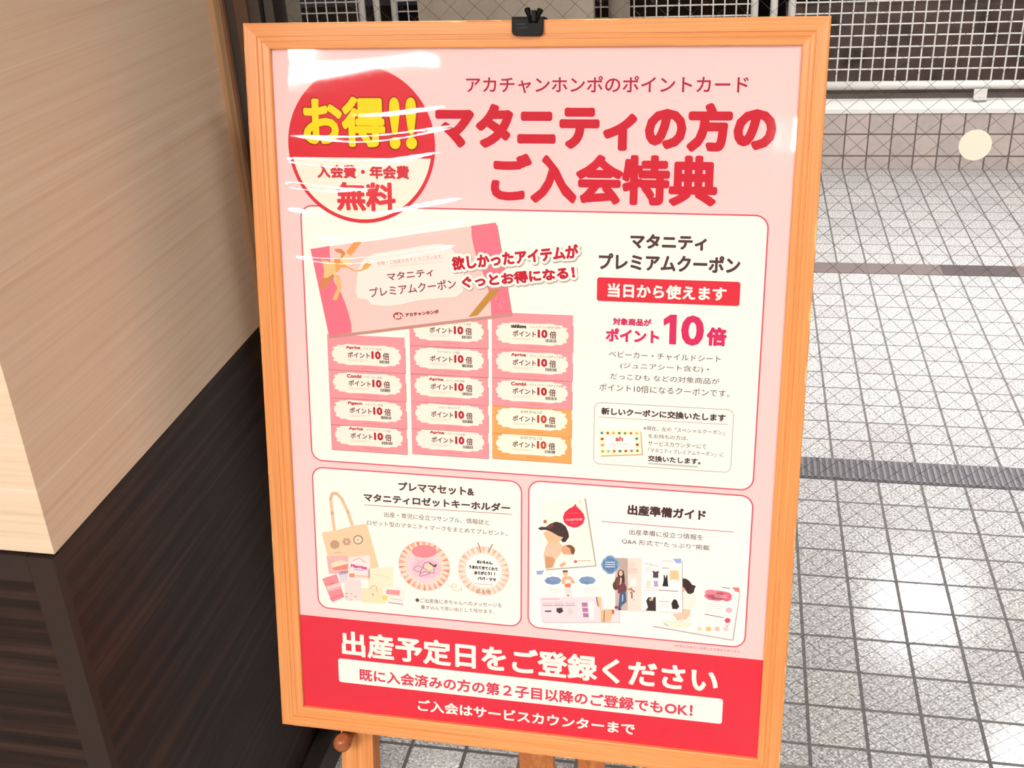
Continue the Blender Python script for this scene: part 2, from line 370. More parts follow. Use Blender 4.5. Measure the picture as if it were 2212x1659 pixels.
bo.matrix_parent_inverse = (e3.matrix_basis @ e3.matrix_basis.inverted())
for x, lb in ((-1.6756, 'white round railing post nearest the grey wall at the upper left'), (0.129, 'white round railing post above the top right corner of the framed poster')):
    o = B().tube((x, YR, 0.292), (x, YR, 1.28), 0.0165, 16).done('railing_post', M_WHITE); tag(o, lb, 'post', 'white railing posts')

# round sticker on the glass
o = B().lathe((0.2900, YG - 0.0027, 1.0896), (0, -1, 0), [(0, 0.0195), (0.0004, 0.0195)], 40).done('round_sticker', mat('sticker_cream', 'fdfbe6', 0.5))
tag(o, 'round cream sticker stuck on the wired window glass', 'sticker')

# ------------------------------------------------------------------ lamps
mh = mat('lamp_housing', 'e8e4dc', 0.5)
for i, (x, y, z, sx, sy, e, c, nm, lb) in enumerate(LAMPS):
    m = bpy.data.materials.new(f'lamp_glow_{i}'); m.use_nodes = True; p = m.node_tree.nodes['Principled BSDF']
    p.inputs['Base Color'].default_value = (0.9, 0.9, 0.9, 1); p.inputs['Emission Color'].default_value = (*c, 1); p.inputs['Emission Strength'].default_value = e
    r = empty(nm, (x, y, z)); tag(r, lb, 'ceiling light')
    b = B(); t = 0.02; hx, hy = sx / 2, sy / 2; dp_ = -0.38 if 'deep' in lb else -0.02
    for q in ((-hx - t, -hy - t, dp_, -hx, hy + t, 0.004), (hx, -hy - t, dp_, hx + t, hy + t, 0.004), (-hx, -hy - t, dp_, hx, -hy, 0.004), (-hx, hy, dp_, hx, hy + t, 0.004)): b.box(*q)
    b.done('lamp_frame', mh if dp_ > -0.1 else mat('dark_light_shield', '2a2826', 0.7), r)  # deep dark sides are added to keep light off the near paving
    B().box(-hx, -hy, -0.012, hx, hy, 0.003).done('diffuser', m, r)

# ------------------------------------------------------------------ framed poster
PO = Vector((-0.52167132, 1.21966782, 1.26131562)); PU = Vector((0.99991794, -0.01158804, -0.00546199)); PD = Vector((-0.00785945, -0.21820878, -0.97587046)); PN = Vector((-0.01011657, -0.97583331, 0.21828195))
PU.normalize(); PN = (PN - PU * PN.dot(PU)).normalized(); PD = -(PN.cross(PU)).normalized()
PM = Matrix(((PU.x, -PD.x, PN.x, PO.x), (PU.y, -PD.y, PN.y, PO.y), (PU.z, -PD.z, PN.z, PO.z), (0, 0, 0, 1)))   # local x = u, y = -v, z = out of the poster (metres)
PW, PH = 582.0, 826.8
fp = empty('framed_poster'); fp.matrix_world = PM
tag(fp, 'pink and red framed poster in a pine frame standing on the easel', 'framed poster')

def frame():
    prof = [(0, -1.0), (0, 4.6), (1.2, 5.4), (7.2, 6.0), (7.7, 5.6), (8.4, 5.6), (8.9, 6.4), (12.3, 6.7), (12.7, 6.1), (13.5, 6.1), (14.0, 7.2), (26.2, 8.0), (28.0, 7.4), (28.5, 5.6), (28.5, -13), (3.0, -13), (3.0, -1.0)]
    L_, R_, T_, Bt = 30.0 / 28.5, 26.9 / 28.5, 28.2 / 28.5, 27.2 / 28.5
    bm = bmesh.new(); uvl = bm.loops.layers.uv.new('UVMap'); rings = []
    for t, z in prof:
        rings.append([bm.verts.new((x / 1000, y / 1000, z / 1000)) for x, y in ((-t * L_, t * T_), (PW + t * R_, t * T_), (PW + t * R_, -PH - t * Bt), (-t * L_, -PH - t * Bt))])
    n = len(prof); acc = [0]
    for i in range(n): acc.append(acc[-1] + math.dist(prof[i], prof[(i + 1) % n]) / 1000)
    for i in range(n):
        for k in range(4):
            a, b_ = rings[i], rings[(i + 1) % n]; k2 = (k + 1) % 4
            f = bm.faces.new((a[k], b_[k], b_[k2], a[k2]))
            for lp in f.loops:
                v = lp.vert.co; along = v.x if k in (0, 2) else v.y
                q = acc[i] if lp.vert in (a[k], a[k2]) else acc[i + 1]
                lp[uvl].uv = (along + k * 3.1, q + k * 0.37)
    bmesh.ops.recalc_face_normals(bm, faces=bm.faces)
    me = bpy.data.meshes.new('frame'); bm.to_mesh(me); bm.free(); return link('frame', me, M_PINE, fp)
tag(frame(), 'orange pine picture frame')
B().box(0.0032, -0.8236, -0.006, 0.5788, -0.0032, -0.0026).done('backing_board', mat('hardboard', '8a6a48', 0.8), fp)

# printed sheet: flat ink areas and lettering lie in layers a tenth of a millimetre apart
STEP = 0.00011
ART = {}; ORDER = []
def grp(g):
    if g not in ART: ART[g] = {'v': [], 'f': [], 'm': [], 'mats': []}; ORDER.append(g)
    return ART[g]
def add(g, verts, faces, col, lay):
    a = grp(g); m = ink(col)
    if m not in a['mats']: a['mats'].append(m)
    mi = a['mats'].index(m); o = len(a['v']); z = lay * STEP
    a['v'] += [(x / 1000, -y / 1000, z) for x, y in verts]
    a['f'] += [tuple(i + o for i in f) for f in faces]; a['m'] += [mi] * len(faces)
def tess(pts):
    from mathutils.geometry import tessellate_polygon
    return tessellate_polygon([[Vector((x, y, 0)) for x, y in pts]])
def P(g, col, lay, pts): add(g, pts, [tuple(t) for t in tess(pts)], col, lay)
def S(g, col, lay, wd, pts):
    """stroke of width wd (mm) with round joints"""
    vs_, fs = [], []; h = wd / 2
    for (x0, y0), (x1, y1) in zip(pts, pts[1:]):
        d = math.hypot(x1 - x0, y1 - y0) or 1e-6; nx, ny = -(y1 - y0) / d * h, (x1 - x0) / d * h; o = len(vs_)
        vs_ += [(x0 + nx, y0 + ny), (x0 - nx, y0 - ny), (x1 - nx, y1 - ny), (x1 + nx, y1 + ny)]; fs.append((o, o + 1, o + 2, o + 3))
    if wd > 0.8:
        for x, y in pts:
            o = len(vs_); vs_ += [(x + h * math.cos(i * 0.7854), y + h * math.sin(i * 0.7854)) for i in range(8)]; fs.append(tuple(range(o, o + 8)))
    add(g, vs_, fs, col, lay)
def rr(u0, v0, u1, v1, r, k=8):
    pts = []
    for cx, cy, a0 in ((u1 - r, v0 + r, -90), (u1 - r, v1 - r, 0), (u0 + r, v1 - r, 90), (u0 + r, v0 + r, 180)):
        pts += [(cx + r * math.cos(math.radians(a0 + 90 * i / k)), cy + r * math.sin(math.radians(a0 + 90 * i / k))) for i in range(k + 1)]
    return pts
def R(g, u0, v0, u1, v1, r, fill, line, lw, lay):
    if fill: add(g, rr(u0, v0, u1, v1, r), [tuple(range(36))], fill, lay)
    if line:
        h = lw / 2; a = rr(u0 - h, v0 - h, u1 + h, v1 + h, r + h); b_ = rr(u0 + h, v0 + h, u1 - h, v1 - h, r - h); n = len(a)
        add(g, a + b_, [(i, (i + 1) % n, n + (i + 1) % n, n + i) for i in range(n)], line, lay + 0.5)
_fc = bpy.data.curves.new('lettering', 'FONT'); _fc.resolution_u = 3; _fo = bpy.data.objects.new('lettering', _fc); COL.objects.link(_fo)
_cache = {}
def glyphs(s):
    if s not in _cache:
        _fc.body = s; bpy.context.view_layer.update(); dg_ = bpy.context.evaluated_depsgraph_get(); ev = _fo.evaluated_get(dg_); me = ev.to_mesh()
        vs_ = [(v.co.x, v.co.y) for v in me.vertices]; fs = [tuple(p.vertices) for p in me.polygons]; ev.to_mesh_clear(); _cache[s] = (vs_, fs)
    return _cache[s]
def swell(loc, fs, r):
    """outline grown by r with round ends: rim strips and corner discs joined to the fill as one flat union"""
    from mathutils.geometry import delaunay_2d_cdt
    ar = sum(sum(loc[f[i]][0] * loc[f[(i + 1) % len(f)]][1] - loc[f[(i + 1) % len(f)]][0] * loc[f[i]][1] for i in range(len(f))) for f in fs)
    fs = [f if ar > 0 else f[::-1] for f in fs]
    ed = {}
    for f in fs:
        for a, b in zip(f, f[1:] + f[:1]): ed[(a, b)] = 1
    rim = [(a, b) for a, b in ed if (b, a) not in ed]
    nxt = {}; prv = {}
    for a, b in rim: nxt[a] = b; prv[b] = a
    def nrm(a, b):
        dx, dy = loc[b][0] - loc[a][0], loc[b][1] - loc[a][1]; d = math.hypot(dx, dy) or 1e-9
        return dy / d, -dx / d
    vs_ = [Vector(p) for p in loc]; faces = [tuple(f) for f in fs]; off = {}; n = 10 if r > 1.2 else 6
    for a, b in rim:
        n1 = nrm(a, b); q = []
        for i, other in ((a, (prv.get(a), a)), (b, (b, nxt.get(b)))):
            n2 = n1
            if None not in other:
                m = nrm(*other)
                if m[0] * n1[0] + m[1] * n1[1] > 0.82:
                    sx, sy = m[0] + n1[0], m[1] + n1[1]; k = 2 / (sx * sx + sy * sy); n2 = (sx * k, sy * k)
            q.append((loc[i][0] + n2[0] * r, loc[i][1] + n2[1] * r))
        o = len(vs_); vs_ += [Vector(q[0]), Vector(q[1])]; faces.append((a, o, o + 1, b))
        if a in prv:
            m = nrm(prv[a], a)
            if m[0] * n1[0] + m[1] * n1[1] <= 0.82 and m[0] * n1[1] - m[1] * n1[0] > -0.2:
                o = len(vs_); x, y = loc[a]; ph = math.atan2(n1[1], n1[0])
                vs_ += [Vector((x + r * math.cos(ph + 6.28318 * k / n), y + r * math.sin(ph + 6.28318 * k / n))) for k in range(n)]; faces.append(tuple(range(o, o + n)))
    segs = [(f[i], f[(i + 1) % len(f)]) for f in faces for i in range(len(f))]
    ov, oe, of, _, _, _ = delaunay_2d_cdt(vs_, segs, [], 0, 1e-4, False)
    cell = max(r * 1.5, 0.6); grid = {}
    shp = []
    for f in faces:
        for i in range(1, len(f) - 1):
            q = (vs_[f[0]], vs_[f[i]], vs_[f[i + 1]]); ar = (q[1].x - q[0].x) * (q[2].y - q[0].y) - (q[2].x - q[0].x) * (q[1].y - q[0].y)
            if abs(ar) < 1e-9: continue
            if ar < 0: q = (q[0], q[2], q[1])
            k = len(shp); shp.append(q); xs = [p.x for p in q]; ys = [p.y for p in q]
            for gx in range(int(min(xs) // cell), int(max(xs) // cell) + 1):
                for gy in range(int(min(ys) // cell), int(max(ys) // cell) + 1): grid.setdefault((gx, gy), []).append(k)
    out = []
    for f in of:
        x = sum(ov[i].x for i in f) / len(f); y = sum(ov[i].y for i in f) / len(f)
        for k in grid.get((int(x // cell), int(y // cell)), ()):
            (a, b, c) = shp[k]
            if (b.x - a.x) * (y - a.y) - (b.y - a.y) * (x - a.x) >= 0 and (c.x - b.x) * (y - b.y) - (c.y - b.y) * (x - b.x) >= 0 and (a.x - c.x) * (y - c.y) - (a.y - c.y) * (x - c.x) >= 0:
                out.append(tuple(f)); break
    return [(p.x, p.y) for p in ov], out
def T(g, s, u, v, wd, ht, ang, col, bold, lay):
    """lettering fitted to a box (mm): bold > 0 swells the strokes by that radius, with round ends"""
    vs_, fs = glyphs(s)
    x0 = min(p[0] for p in vs_); x1 = max(p[0] for p in vs_); y0 = min(p[1] for p in vs_); y1 = max(p[1] for p in vs_)
    if abs(ang) < 0.03: ang = 0.0
    kx = (wd - 2 * bold) / (x1 - x0); ky = (ht - 2 * bold) / (y1 - y0)
    loc = [((p[0] - x0) * kx + bold, (y1 - p[1]) * ky + bold) for p in vs_]; faces = list(fs)
    if bold >= 0.18: loc, faces = swell(loc, faces, bold)
    ca, sa = math.cos(ang), math.sin(ang)
    add(g, [(u + x * ca - y * sa, v + x * sa + y * ca) for x, y in loc], faces, col, lay)
def BADGE(cu, cv, r, vs_):
    g = 'discount_badge'; n = 96
    add(g, [(cu + r * math.cos(6.28318 * i / n), cv + r * math.sin(6.28318 * i / n)) for i in range(n)], [tuple(range(n))], 'dd3340', 3)
    ri = r - 4.2; a0 = math.asin((vs_ - cv) / ri)
    pts = [(cu + ri * math.cos(a0 + (math.pi - 2 * a0) * i / 60), cv + ri * math.sin(a0 + (math.pi - 2 * a0) * i / 60)) for i in range(61)]
    add(g, pts, [tuple(range(61))], 'fbeedd', 4)
def FOOTER(v): add('footer_band', [(-3, v), (PW + 3, v), (PW + 3, PH + 3), (-3, PH + 3)], [(0, 1, 2, 3)], 'e6283f', 1)
def COUPONS(g, u0, u1, vs_, brands, orange):
    for i in range(len(vs_) - 1, 0, -1):
        k = i - 1; org = orange[k]; top = vs_[k]; bot = vs_[i]; wd = u1 - u0; c = 'f7a862' if org else 'f598a0'; lay = 2
        add(g, [(u0 + 0.3, bot), (u1 + 0.5, bot), (u1 + 0.5, bot + 0.55), (u0 + 0.3, bot + 0.55)], [(0, 1, 2, 3)], '9b6a66', lay)
        add(g, [(u0, top), (u1, top), (u1, bot), (u0, bot)], [(0, 1, 2, 3)], c, lay)
        add(g, [(u1, top + 12), (u1 + 0.7, top + 12), (u1 + 0.7, bot), (u1, bot)], [(0, 1, 2, 3)], 'b08a84', lay)
        y0 = bot - 31.5; f = 'fff3e0' if org else 'fdeee0'
        ol = []
        for t in range(72):
            a = 6.28318 * t / 72; rad = 1 + 0.035 * math.cos(a * 14)
            ex = abs(math.cos(a)) ** 0.42 * math.copysign(1, math.cos(a)); ey = abs(math.sin(a)) ** 0.55 * math.copysign(1, math.sin(a))
            ol.append((u0 + wd / 2 + 0.435 * wd * ex * rad, max(y0 + 11.8 + 12.6 * ey * rad, top + 0.4)))
        add(g, ol, [tuple(t) for t in tess(ol)], f, lay + 1)
        br_ = brands[k].split(' ', 1); h0 = y0 + 0.9
        if h0 > top - 0.5:
            if len(br_) == 2 and br_[0].isascii():
                T(g, br_[0], u0 + 0.24 * wd, h0, 0.19 * wd, 4.6, 0, 'c0303c' if br_[0] != 'nishikawa' else '4a3034', 0.3, lay + 2)
                T(g, br_[1], u0 + 0.47 * wd, h0 + 1.0, min(0.42, 0.03 * len(br_[1]) + 0.02) * wd, 3.0, 0, '7a4a3c', 0.1, lay + 2)
            else: T(g, brands[k], u0 + 0.36 * wd, h0 + 0.6, 0.28 * wd, 3.6, 0, '6a4a48', 0.08, lay + 2)
        T(g, 'ポイント', u0 + 0.26 * wd, y0 + 8.2, 0.29 * wd, 7.2, 0, '6e4038', 0.2, lay + 2)
        T(g, '10', u0 + 0.57 * wd, y0 + 6.2, 0.12 * wd, 9.6, 0, 'c2402c' if org else 'b0182e', 0.7, lay + 2)
        T(g, '倍', u0 + 0.715 * wd, y0 + 7.4, 0.085 * wd, 8.8, 0, '6e4038', 0.2, lay + 2)
        for q in range(2): S(g, 'ddb0a2', lay + 2, 0.35, [(u0 + 0.26 * wd, y0 + 17.6 + q * 1.5), (u0 + (0.52 - 0.06 * q) * wd, y0 + 17.8 + q * 1.5)])
        random.seed(i * 7 + int(u0)); x = u0 + 0.67 * wd
        while x < u0 + 0.80 * wd:
            bw_ = random.choice((0.35, 0.5, 0.9)); add(g, [(x, y0 + 17.0), (x + bw_, y0 + 17.0), (x + bw_, y0 + 20.6), (x, y0 + 20.6)], [(0, 1, 2, 3)], '4a3a34', lay + 2); x += bw_ + random.choice((0.3, 0.45))
        if bot - (y0 + 26.2) > 1: T(g, '○アカチャンホンポ', u0 + 0.44 * wd, bot - 5.0, 0.21 * wd, 1.9, 0, 'b8402c' if org else 'b83a48', 0.1, lay + 2)
def ROSETTE(g, cu, cv, r, c0, c1, c2, back):
    n = 26; pts = [(cu + r * (0.97 + 0.03 * math.cos(n * 6.28318 * i / 208)) * math.cos(6.28318 * i / 208), cv + r * (0.97 + 0.03 * math.cos(n * 6.28318 * i / 208)) * math.sin(6.28318 * i / 208)) for i in range(208)]
    add(g, pts, [tuple(range(208))], c1, 4); random.seed(11 + back)
    for i in range(n):
        a = 6.28318 * (i + 0.5) / n; da = random.uniform(0.05, 0.10); r0, r1 = 0.68 * r, 0.97 * r
        add(g, [(cu + r0 * math.cos(a), cv + r0 * math.sin(a)), (cu + r1 * math.cos(a - da), cv + r1 * math.sin(a - da)), (cu + r1 * math.cos(a + da), cv + r1 * math.sin(a + da))], [(0, 1, 2)], c0 if i % 3 else 'ee8e80' if not back else 'f2b49c', 5)
    add(g, [(cu + 0.68 * r * math.cos(6.28318 * i / 48), cv + 0.68 * r * math.sin(6.28318 * i / 48)) for i in range(48)], [tuple(range(48))], c2, 6)

T('headline_lettering','アカチャンホンポのポイントカード',226.3,30,303.8,17.7,-0.0024,'b01c38',0.25,3)
T('headline_lettering','マタニティの方の',190.6,57.6,370.6,50.8,-0.0066,'cc2034',2.9,3)
T('headline_lettering','ご入会特典',253.6,112.3,249.4,54,-0.0033,'d02438',2.5,3)
BADGE(102.4,105.5,87.5,119.1)
T('discount_badge','お得',34.2,51.7,97.9,55.4,0.0034,'ffd91f',2.2,6)
T('discount_badge','!!',136.9,52.3,32.1,56.6,0.0099,'ffd91f',2.2,6)
T('discount_badge','お得',32.4,50,101.4,58.8,0.0035,'a3321f',3.2,5)
T('discount_badge','!!',135.2,50.6,35.6,59.9,0.0091,'a3321f',3.2,5)
T('discount_badge','入会費・年会費',48.9,127.1,110.2,15.4,-0.0029,'d23a44',0.7,6)
T('discount_badge','無料',71.3,146.4,71.2,32.8,-0.0069,'de3a45',1.3,6)
R('coupon_panel',26.3,174.5,558.5,485.9,14,'fef8ee','e05a6c',1.7,1)
T('coupon_panel','マタニティ',411.2,197.3,83.3,16.7,-0.0117,'4f3538',0.75,3)
T('coupon_panel','プレミアムクーポン',376.6,219.2,154.8,18.7,-0.0073,'4f3538',0.7,3)
R('coupon_panel',375.3,246.9,532.7,273.7,3,'e0293e',None,0,2)
T('coupon_panel','当日から使えます',387.2,252.9,130.9,16.1,-0.0026,'fff6ea',0.6,3)
T('coupon_panel','対象商品が',394,292.1,43.4,8.4,-0.0157,'cf2a5f',0.45,3)
T('coupon_panel','ポイント',386.3,304,60.3,15.7,-0.0063,'d9265f',0.8,3)
P('coupon_panel','d9265f',3,[(450.6,291.7),(458.1,286.1),(465.2,285.9),(465.5,319.8),(457.7,319.8),(457.6,295.1),(451.3,299)])
T('coupon_panel','0',470.5,286,25.2,34.5,-0.0170,'d9265f',1.7,3)
T('coupon_panel','倍',498.7,298.2,22,21.4,-0.0068,'d9265f',1.2,3)
T('coupon_panel','ベビーカー・チャイルドシート',390.4,330.3,125.1,8,-0.0097,'4f3538',0.12,3)
T('coupon_panel','(ジュニアシート含む)・',403.7,343.1,99.4,8.2,-0.0089,'4f3538',0.12,3)
T('coupon_panel','だっこひも などの対象商品が',392.5,356.3,122.8,7.3,-0.0129,'4f3538',0.12,3)
T('coupon_panel','ポイント10倍になるクーポンです。',380.2,369.1,146.9,8.7,-0.0087,'4f3538',0.12,3)
R('coupon_panel',375.3,392,532.6,466.2,7,None,'b98a86',0.6,2)
T('coupon_panel','新しいクーポンに交換いたします',383.3,397.5,140.8,8.7,-0.0058,'4f3538',0.4,3)
S('coupon_panel','c07c80',3,0.5,[(380,409.3),(527.1,409.4)])
T('coupon_panel','※現在、左の「スペシャルクーポン」',432.2,416.6,91.4,5.4,-0.0019,'553634',0.05,3)
T('coupon_panel','をお持ちの方は、',437.9,425.7,45.7,5.4,-0.0018,'553634',0.05,3)
T('coupon_panel','サービスカウンターにて',438.1,434.1,66.1,5.8,-0.0064,'553634',0.05,3)
T('coupon_panel','「マタニティプレミアムクーポン」に',438.4,442.7,85.4,5.5,-0.0002,'553634',0.05,3)
T('coupon_panel','交換いたします。',438.5,451.6,60.1,7.4,-0.0012,'4f3538',0.3,3)
S('coupon_panel','4f3538',3,0.35,[(438.8,460.7),(439.8,462.6),(440.7,460.7),(441.7,462.6),(442.6,460.7),(443.6,462.6),(444.5,460.7),(445.6,462.6),(446.5,460.7),(447.5,462.6),(448.4,460.7),(449.4,462.6),(450.3,460.7),(451.3,462.6),(452.2,460.7),(453.2,462.6),(454.1,460.7),(455.2,462.7),(456,460.7),(457.1,462.7),(458,460.7),(459,462.7),(459.9,460.8),(460.9,462.7),(461.8,460.8),(462.8,462.7),(463.7,460.8),(464.7,462.7),(465.6,460.8),(466.6,462.7),(467.5,460.8),(468.5,462.7),(469.4,460.8),(470.4,462.7),(471.3,460.8),(472.3,462.7),(473.2,460.8),(474.2,462.7),(475.1,460.8),(476.2,462.7),(477,460.8),(478.1,462.7),(478.9,460.8),(480,462.7),(480.8,460.8),(481.9,462.7),(482.7,460.8),(483.8,462.8),(484.6,460.9),(485.7,462.8),(486.5,460.9),(487.6,462.8),(488.4,460.9),(489.4,462.8),(490.3,460.9),(491.3,462.8),(492.2,460.9),(493.2,462.8),(494.1,460.9),(495.1,462.8),(496,460.9)])
P('coupon_panel','d9b39a',2,[(381.1,426.1),(429.8,423.8),(432.9,452.2),(383.8,457.3)])
P('coupon_panel','fff6cf',3,[(380.3,424.6),(428.5,422.6),(431.2,450.8),(383,455.7)])
P('coupon_panel','fffdf6',4,[(388.1,431.5),(420.7,430.1),(422.3,444.7),(389.7,447.9)])
P('coupon_panel','3f7fc4',5,[(386.2,428.1),(385.8,429.2),(384.8,429.8),(383.6,429.7),(382.9,428.9),(382.8,427.8),(383.6,426.9),(384.8,426.7),(385.8,427.2)])
P('coupon_panel','c8463a',5,[(393,427.8),(392.6,428.8),(391.6,429.5),(390.4,429.3),(389.6,428.6),(389.6,427.5),(390.3,426.6),(391.5,426.3),(392.5,426.8)])
P('coupon_panel','e8b23c',5,[(399.7,427.4),(399.3,428.5),(398.3,429.1),(397.1,429),(396.3,428.2),(396.3,427.1),(397,426.2),(398.2,426),(399.2,426.4)])
P('coupon_panel','5f7d48',5,[(406.4,427.1),(406,428.1),(405,428.7),(403.8,428.6),(403,427.8),(403,426.8),(403.8,425.9),(404.9,425.6),(405.9,426.1)])
P('coupon_panel','7c9a4a',5,[(413.1,426.7),(412.7,427.8),(411.7,428.4),(410.5,428.3),(409.7,427.5),(409.7,426.4),(410.4,425.5),(411.6,425.3),(412.6,425.8)])
P('coupon_panel','d55f63',5,[(419.7,426.4),(419.4,427.4),(418.4,428),(417.2,427.9),(416.4,427.1),(416.4,426.1),(417.1,425.2),(418.3,424.9),(419.3,425.4)])
P('coupon_panel','e9b64a',5,[(426.4,426),(426,427.1),(425,427.7),(423.9,427.6),(423.1,426.8),(423.1,425.7),(423.8,424.8),(424.9,424.6),(426,425.1)])
P('coupon_panel','9bb53a',5,[(387.5,450.5),(387.1,451.5),(386.1,452.2),(384.9,452),(384.2,451.3),(384.1,450.2),(384.9,449.3),(386.1,449),(387.1,449.5)])
P('coupon_panel','a8b9b6',5,[(394.3,449.9),(393.9,451),(392.9,451.6),(391.7,451.5),(390.9,450.7),(390.9,449.6),(391.6,448.7),(392.8,448.4),(393.9,448.9)])
P('coupon_panel','e0592c',5,[(401,449.3),(400.6,450.4),(399.6,451),(398.5,450.9),(397.7,450.1),(397.6,449),(398.4,448.1),(399.5,447.8),(400.6,448.3)])
P('coupon_panel','45699c',5,[(407.7,448.7),(407.4,449.8),(406.4,450.4),(405.2,450.3),(404.4,449.5),(404.4,448.4),(405.1,447.5),(406.3,447.3),(407.3,447.7)])
P('coupon_panel','cf3a38',5,[(414.5,448.2),(414.1,449.2),(413.1,449.8),(411.9,449.7),(411.1,448.9),(411.1,447.8),(411.8,446.9),(413,446.7),(414,447.2)])
P('coupon_panel','8f7fb3',5,[(421.1,447.6),(420.8,448.6),(419.8,449.2),(418.6,449.1),(417.8,448.4),(417.8,447.3),(418.5,446.4),(419.7,446.1),(420.7,446.6)])
P('coupon_panel','6b8a3c',5,[(427.8,447),(427.5,448.1),(426.4,448.7),(425.3,448.6),(424.5,447.8),(424.5,446.7),(425.2,445.8),(426.4,445.5),(427.4,446)])
P('coupon_panel','c8382f',5,[(386.9,435.3),(386.5,436.4),(385.3,437),(384,436.9),(383.1,436.1),(383.1,435),(383.9,434.1),(385.3,433.9),(386.4,434.3)])
P('coupon_panel','dc8f5e',5,[(387.5,442.8),(387,443.8),(385.9,444.5),(384.6,444.4),(383.7,443.6),(383.7,442.5),(384.5,441.6),(385.8,441.3),(387,441.8)])
P('coupon_panel','4a7fc1',5,[(426.7,432.5),(426.3,433.5),(425.1,434.1),(423.8,434),(423,433.2),(422.9,432.2),(423.8,431.3),(425.1,431),(426.2,431.5)])
P('coupon_panel','b8283a',5,[(427.7,439.6),(427.3,440.6),(426.2,441.3),(424.9,441.2),(424,440.4),(424,439.3),(424.8,438.4),(426.1,438.1),(427.2,438.6)])
T('coupon_panel','ah',400.2,431.3,8.8,5.8,-0.0401,'c8403a',0.35,5)
T('coupon_panel','Special Coupon',394.5,440,21.9,1.8,-0.0557,'d06a5c',0.05,5)
T('coupon_panel','マタニティスペシャルクーポン',393,443.2,25,1.7,-0.0574,'d06a5c',0.0,5)
P('coupon_booklet','c98f84',6,[(38,227.7),(261.3,191.5),(279,295.2),(55.5,331.3)])
P('coupon_booklet','f9cbc4',7,[(36.4,225),(259.5,188.9),(277.2,291.7),(55,327.8)])
P('coupon_booklet','f1748a',8,[(36.6,224.9),(60.8,220.6),(60.2,228.8),(61.2,249.5),(65,264),(72.2,275.2),(77.1,287.6),(81,300.1),(83.8,313.8),(83.7,322.9),(55.2,327.8)])
P('coupon_booklet','f1788c',8,[(230.9,193),(259.5,188.8),(277.3,291.7),(253.8,295.4),(253.5,282.9),(251,268.7),(244.9,247.6),(237.8,231.7),(233.8,217.8),(231.3,205.9)])
P('coupon_booklet','f79aa8',9,[(260.4,275.5),(260,276.5),(259.2,277),(258.4,276.6),(258.1,275.6),(258.4,274.6),(259.2,274.1),(260,274.5)])
P('coupon_booklet','f79aa8',9,[(262.2,278.5),(261.9,279.5),(261.1,280),(260.3,279.6),(260,278.6),(260.3,277.6),(261.1,277.1),(261.9,277.5)])
P('coupon_booklet','f79aa8',9,[(264.1,281.5),(263.7,282.5),(262.9,283),(262.1,282.6),(261.8,281.6),(262.1,280.6),(262.9,280.1),(263.7,280.5)])
P('coupon_booklet','f79aa8',9,[(265.9,284.5),(265.6,285.5),(264.8,286),(264,285.6),(263.7,284.6),(264,283.6),(264.8,283.1),(265.6,283.5)])
P('coupon_booklet','f79aa8',9,[(267.8,275.2),(267.5,276.3),(266.7,276.7),(265.9,276.3),(265.5,275.3),(265.9,274.3),(266.7,273.9),(267.5,274.3)])
P('coupon_booklet','f79aa8',9,[(262.4,278.5),(262.1,279.5),(261.3,280),(260.5,279.6),(260.2,278.6),(260.5,277.6),(261.3,277.1),(262.1,277.5)])
P('coupon_booklet','f79aa8',9,[(264.3,281.5),(264,282.5),(263.1,283),(262.3,282.6),(262,281.6),(262.3,280.6),(263.2,280.1),(264,280.5)])
P('coupon_booklet','f79aa8',9,[(266.1,284.5),(265.8,285.5),(265,286),(264.2,285.6),(263.9,284.6),(264.2,283.6),(265,283.1),(265.8,283.5)])
P('coupon_booklet','f79aa8',9,[(268,275.2),(267.7,276.3),(266.9,276.7),(266.1,276.3),(265.7,275.3),(266.1,274.3),(266.9,273.9),(267.7,274.2)])
P('coupon_booklet','f79aa8',9,[(269.9,278.2),(269.5,279.2),(268.7,279.7),(267.9,279.3),(267.6,278.3),(267.9,277.3),(268.7,276.8),(269.5,277.2)])
P('coupon_booklet','f79aa8',9,[(264.5,281.5),(264.2,282.5),(263.4,283),(262.6,282.6),(262.2,281.6),(262.6,280.6),(263.4,280.1),(264.2,280.5)])
P('coupon_booklet','f79aa8',9,[(266.3,284.5),(266,285.5),(265.2,286),(264.4,285.6),(264.1,284.6),(264.4,283.5),(265.2,283.1),(266,283.5)])
P('coupon_booklet','f79aa8',9,[(268.2,275.2),(267.9,276.3),(267.1,276.7),(266.3,276.3),(265.9,275.3),(266.3,274.3),(267.1,273.8),(267.9,274.2)])
P('coupon_booklet','f79aa8',9,[(270.1,278.2),(269.7,279.2),(268.9,279.7),(268.1,279.3),(267.8,278.3),(268.1,277.3),(268.9,276.8),(269.7,277.2)])
P('coupon_booklet','c08a3e',9,[(252.6,266.1),(264.4,264.2),(237.4,296.1),(226.7,298.2)])
P('coupon_booklet','fdeadf',8,[(92.2,263),(93.7,249.5),(100.7,235.9),(116,227.2),(142.7,222.4),(174.4,216.4),(194.3,213.9),(205.7,215.6),(211.8,224.4),(221.1,224.2),(224.1,232.1),(221.4,244.4),(221.7,262.6),(220.6,268.8),(213.3,275.2),(194.3,277.5),(167.8,281.1),(144.2,287.2),(124.8,289.5),(109.7,288.5),(103.4,282.4),(92.6,281.8),(90.7,273.5)])
S('coupon_booklet','c9a59a',9,0.3,[(116,227.2),(142.7,222.4),(174.4,216.4),(194.3,213.9),(205.7,215.6),(211.8,224.4),(221.1,224.2),(221.6,224.2)])
S('coupon_booklet','c9a59a',9,0.3,[(221.7,262.6),(220.6,268.8),(213.3,275.2),(194.3,277.5),(167.8,281.1),(144.2,287.2),(124.8,289.5),(109.7,288.5),(103.4,282.4),(92.6,281.8)])
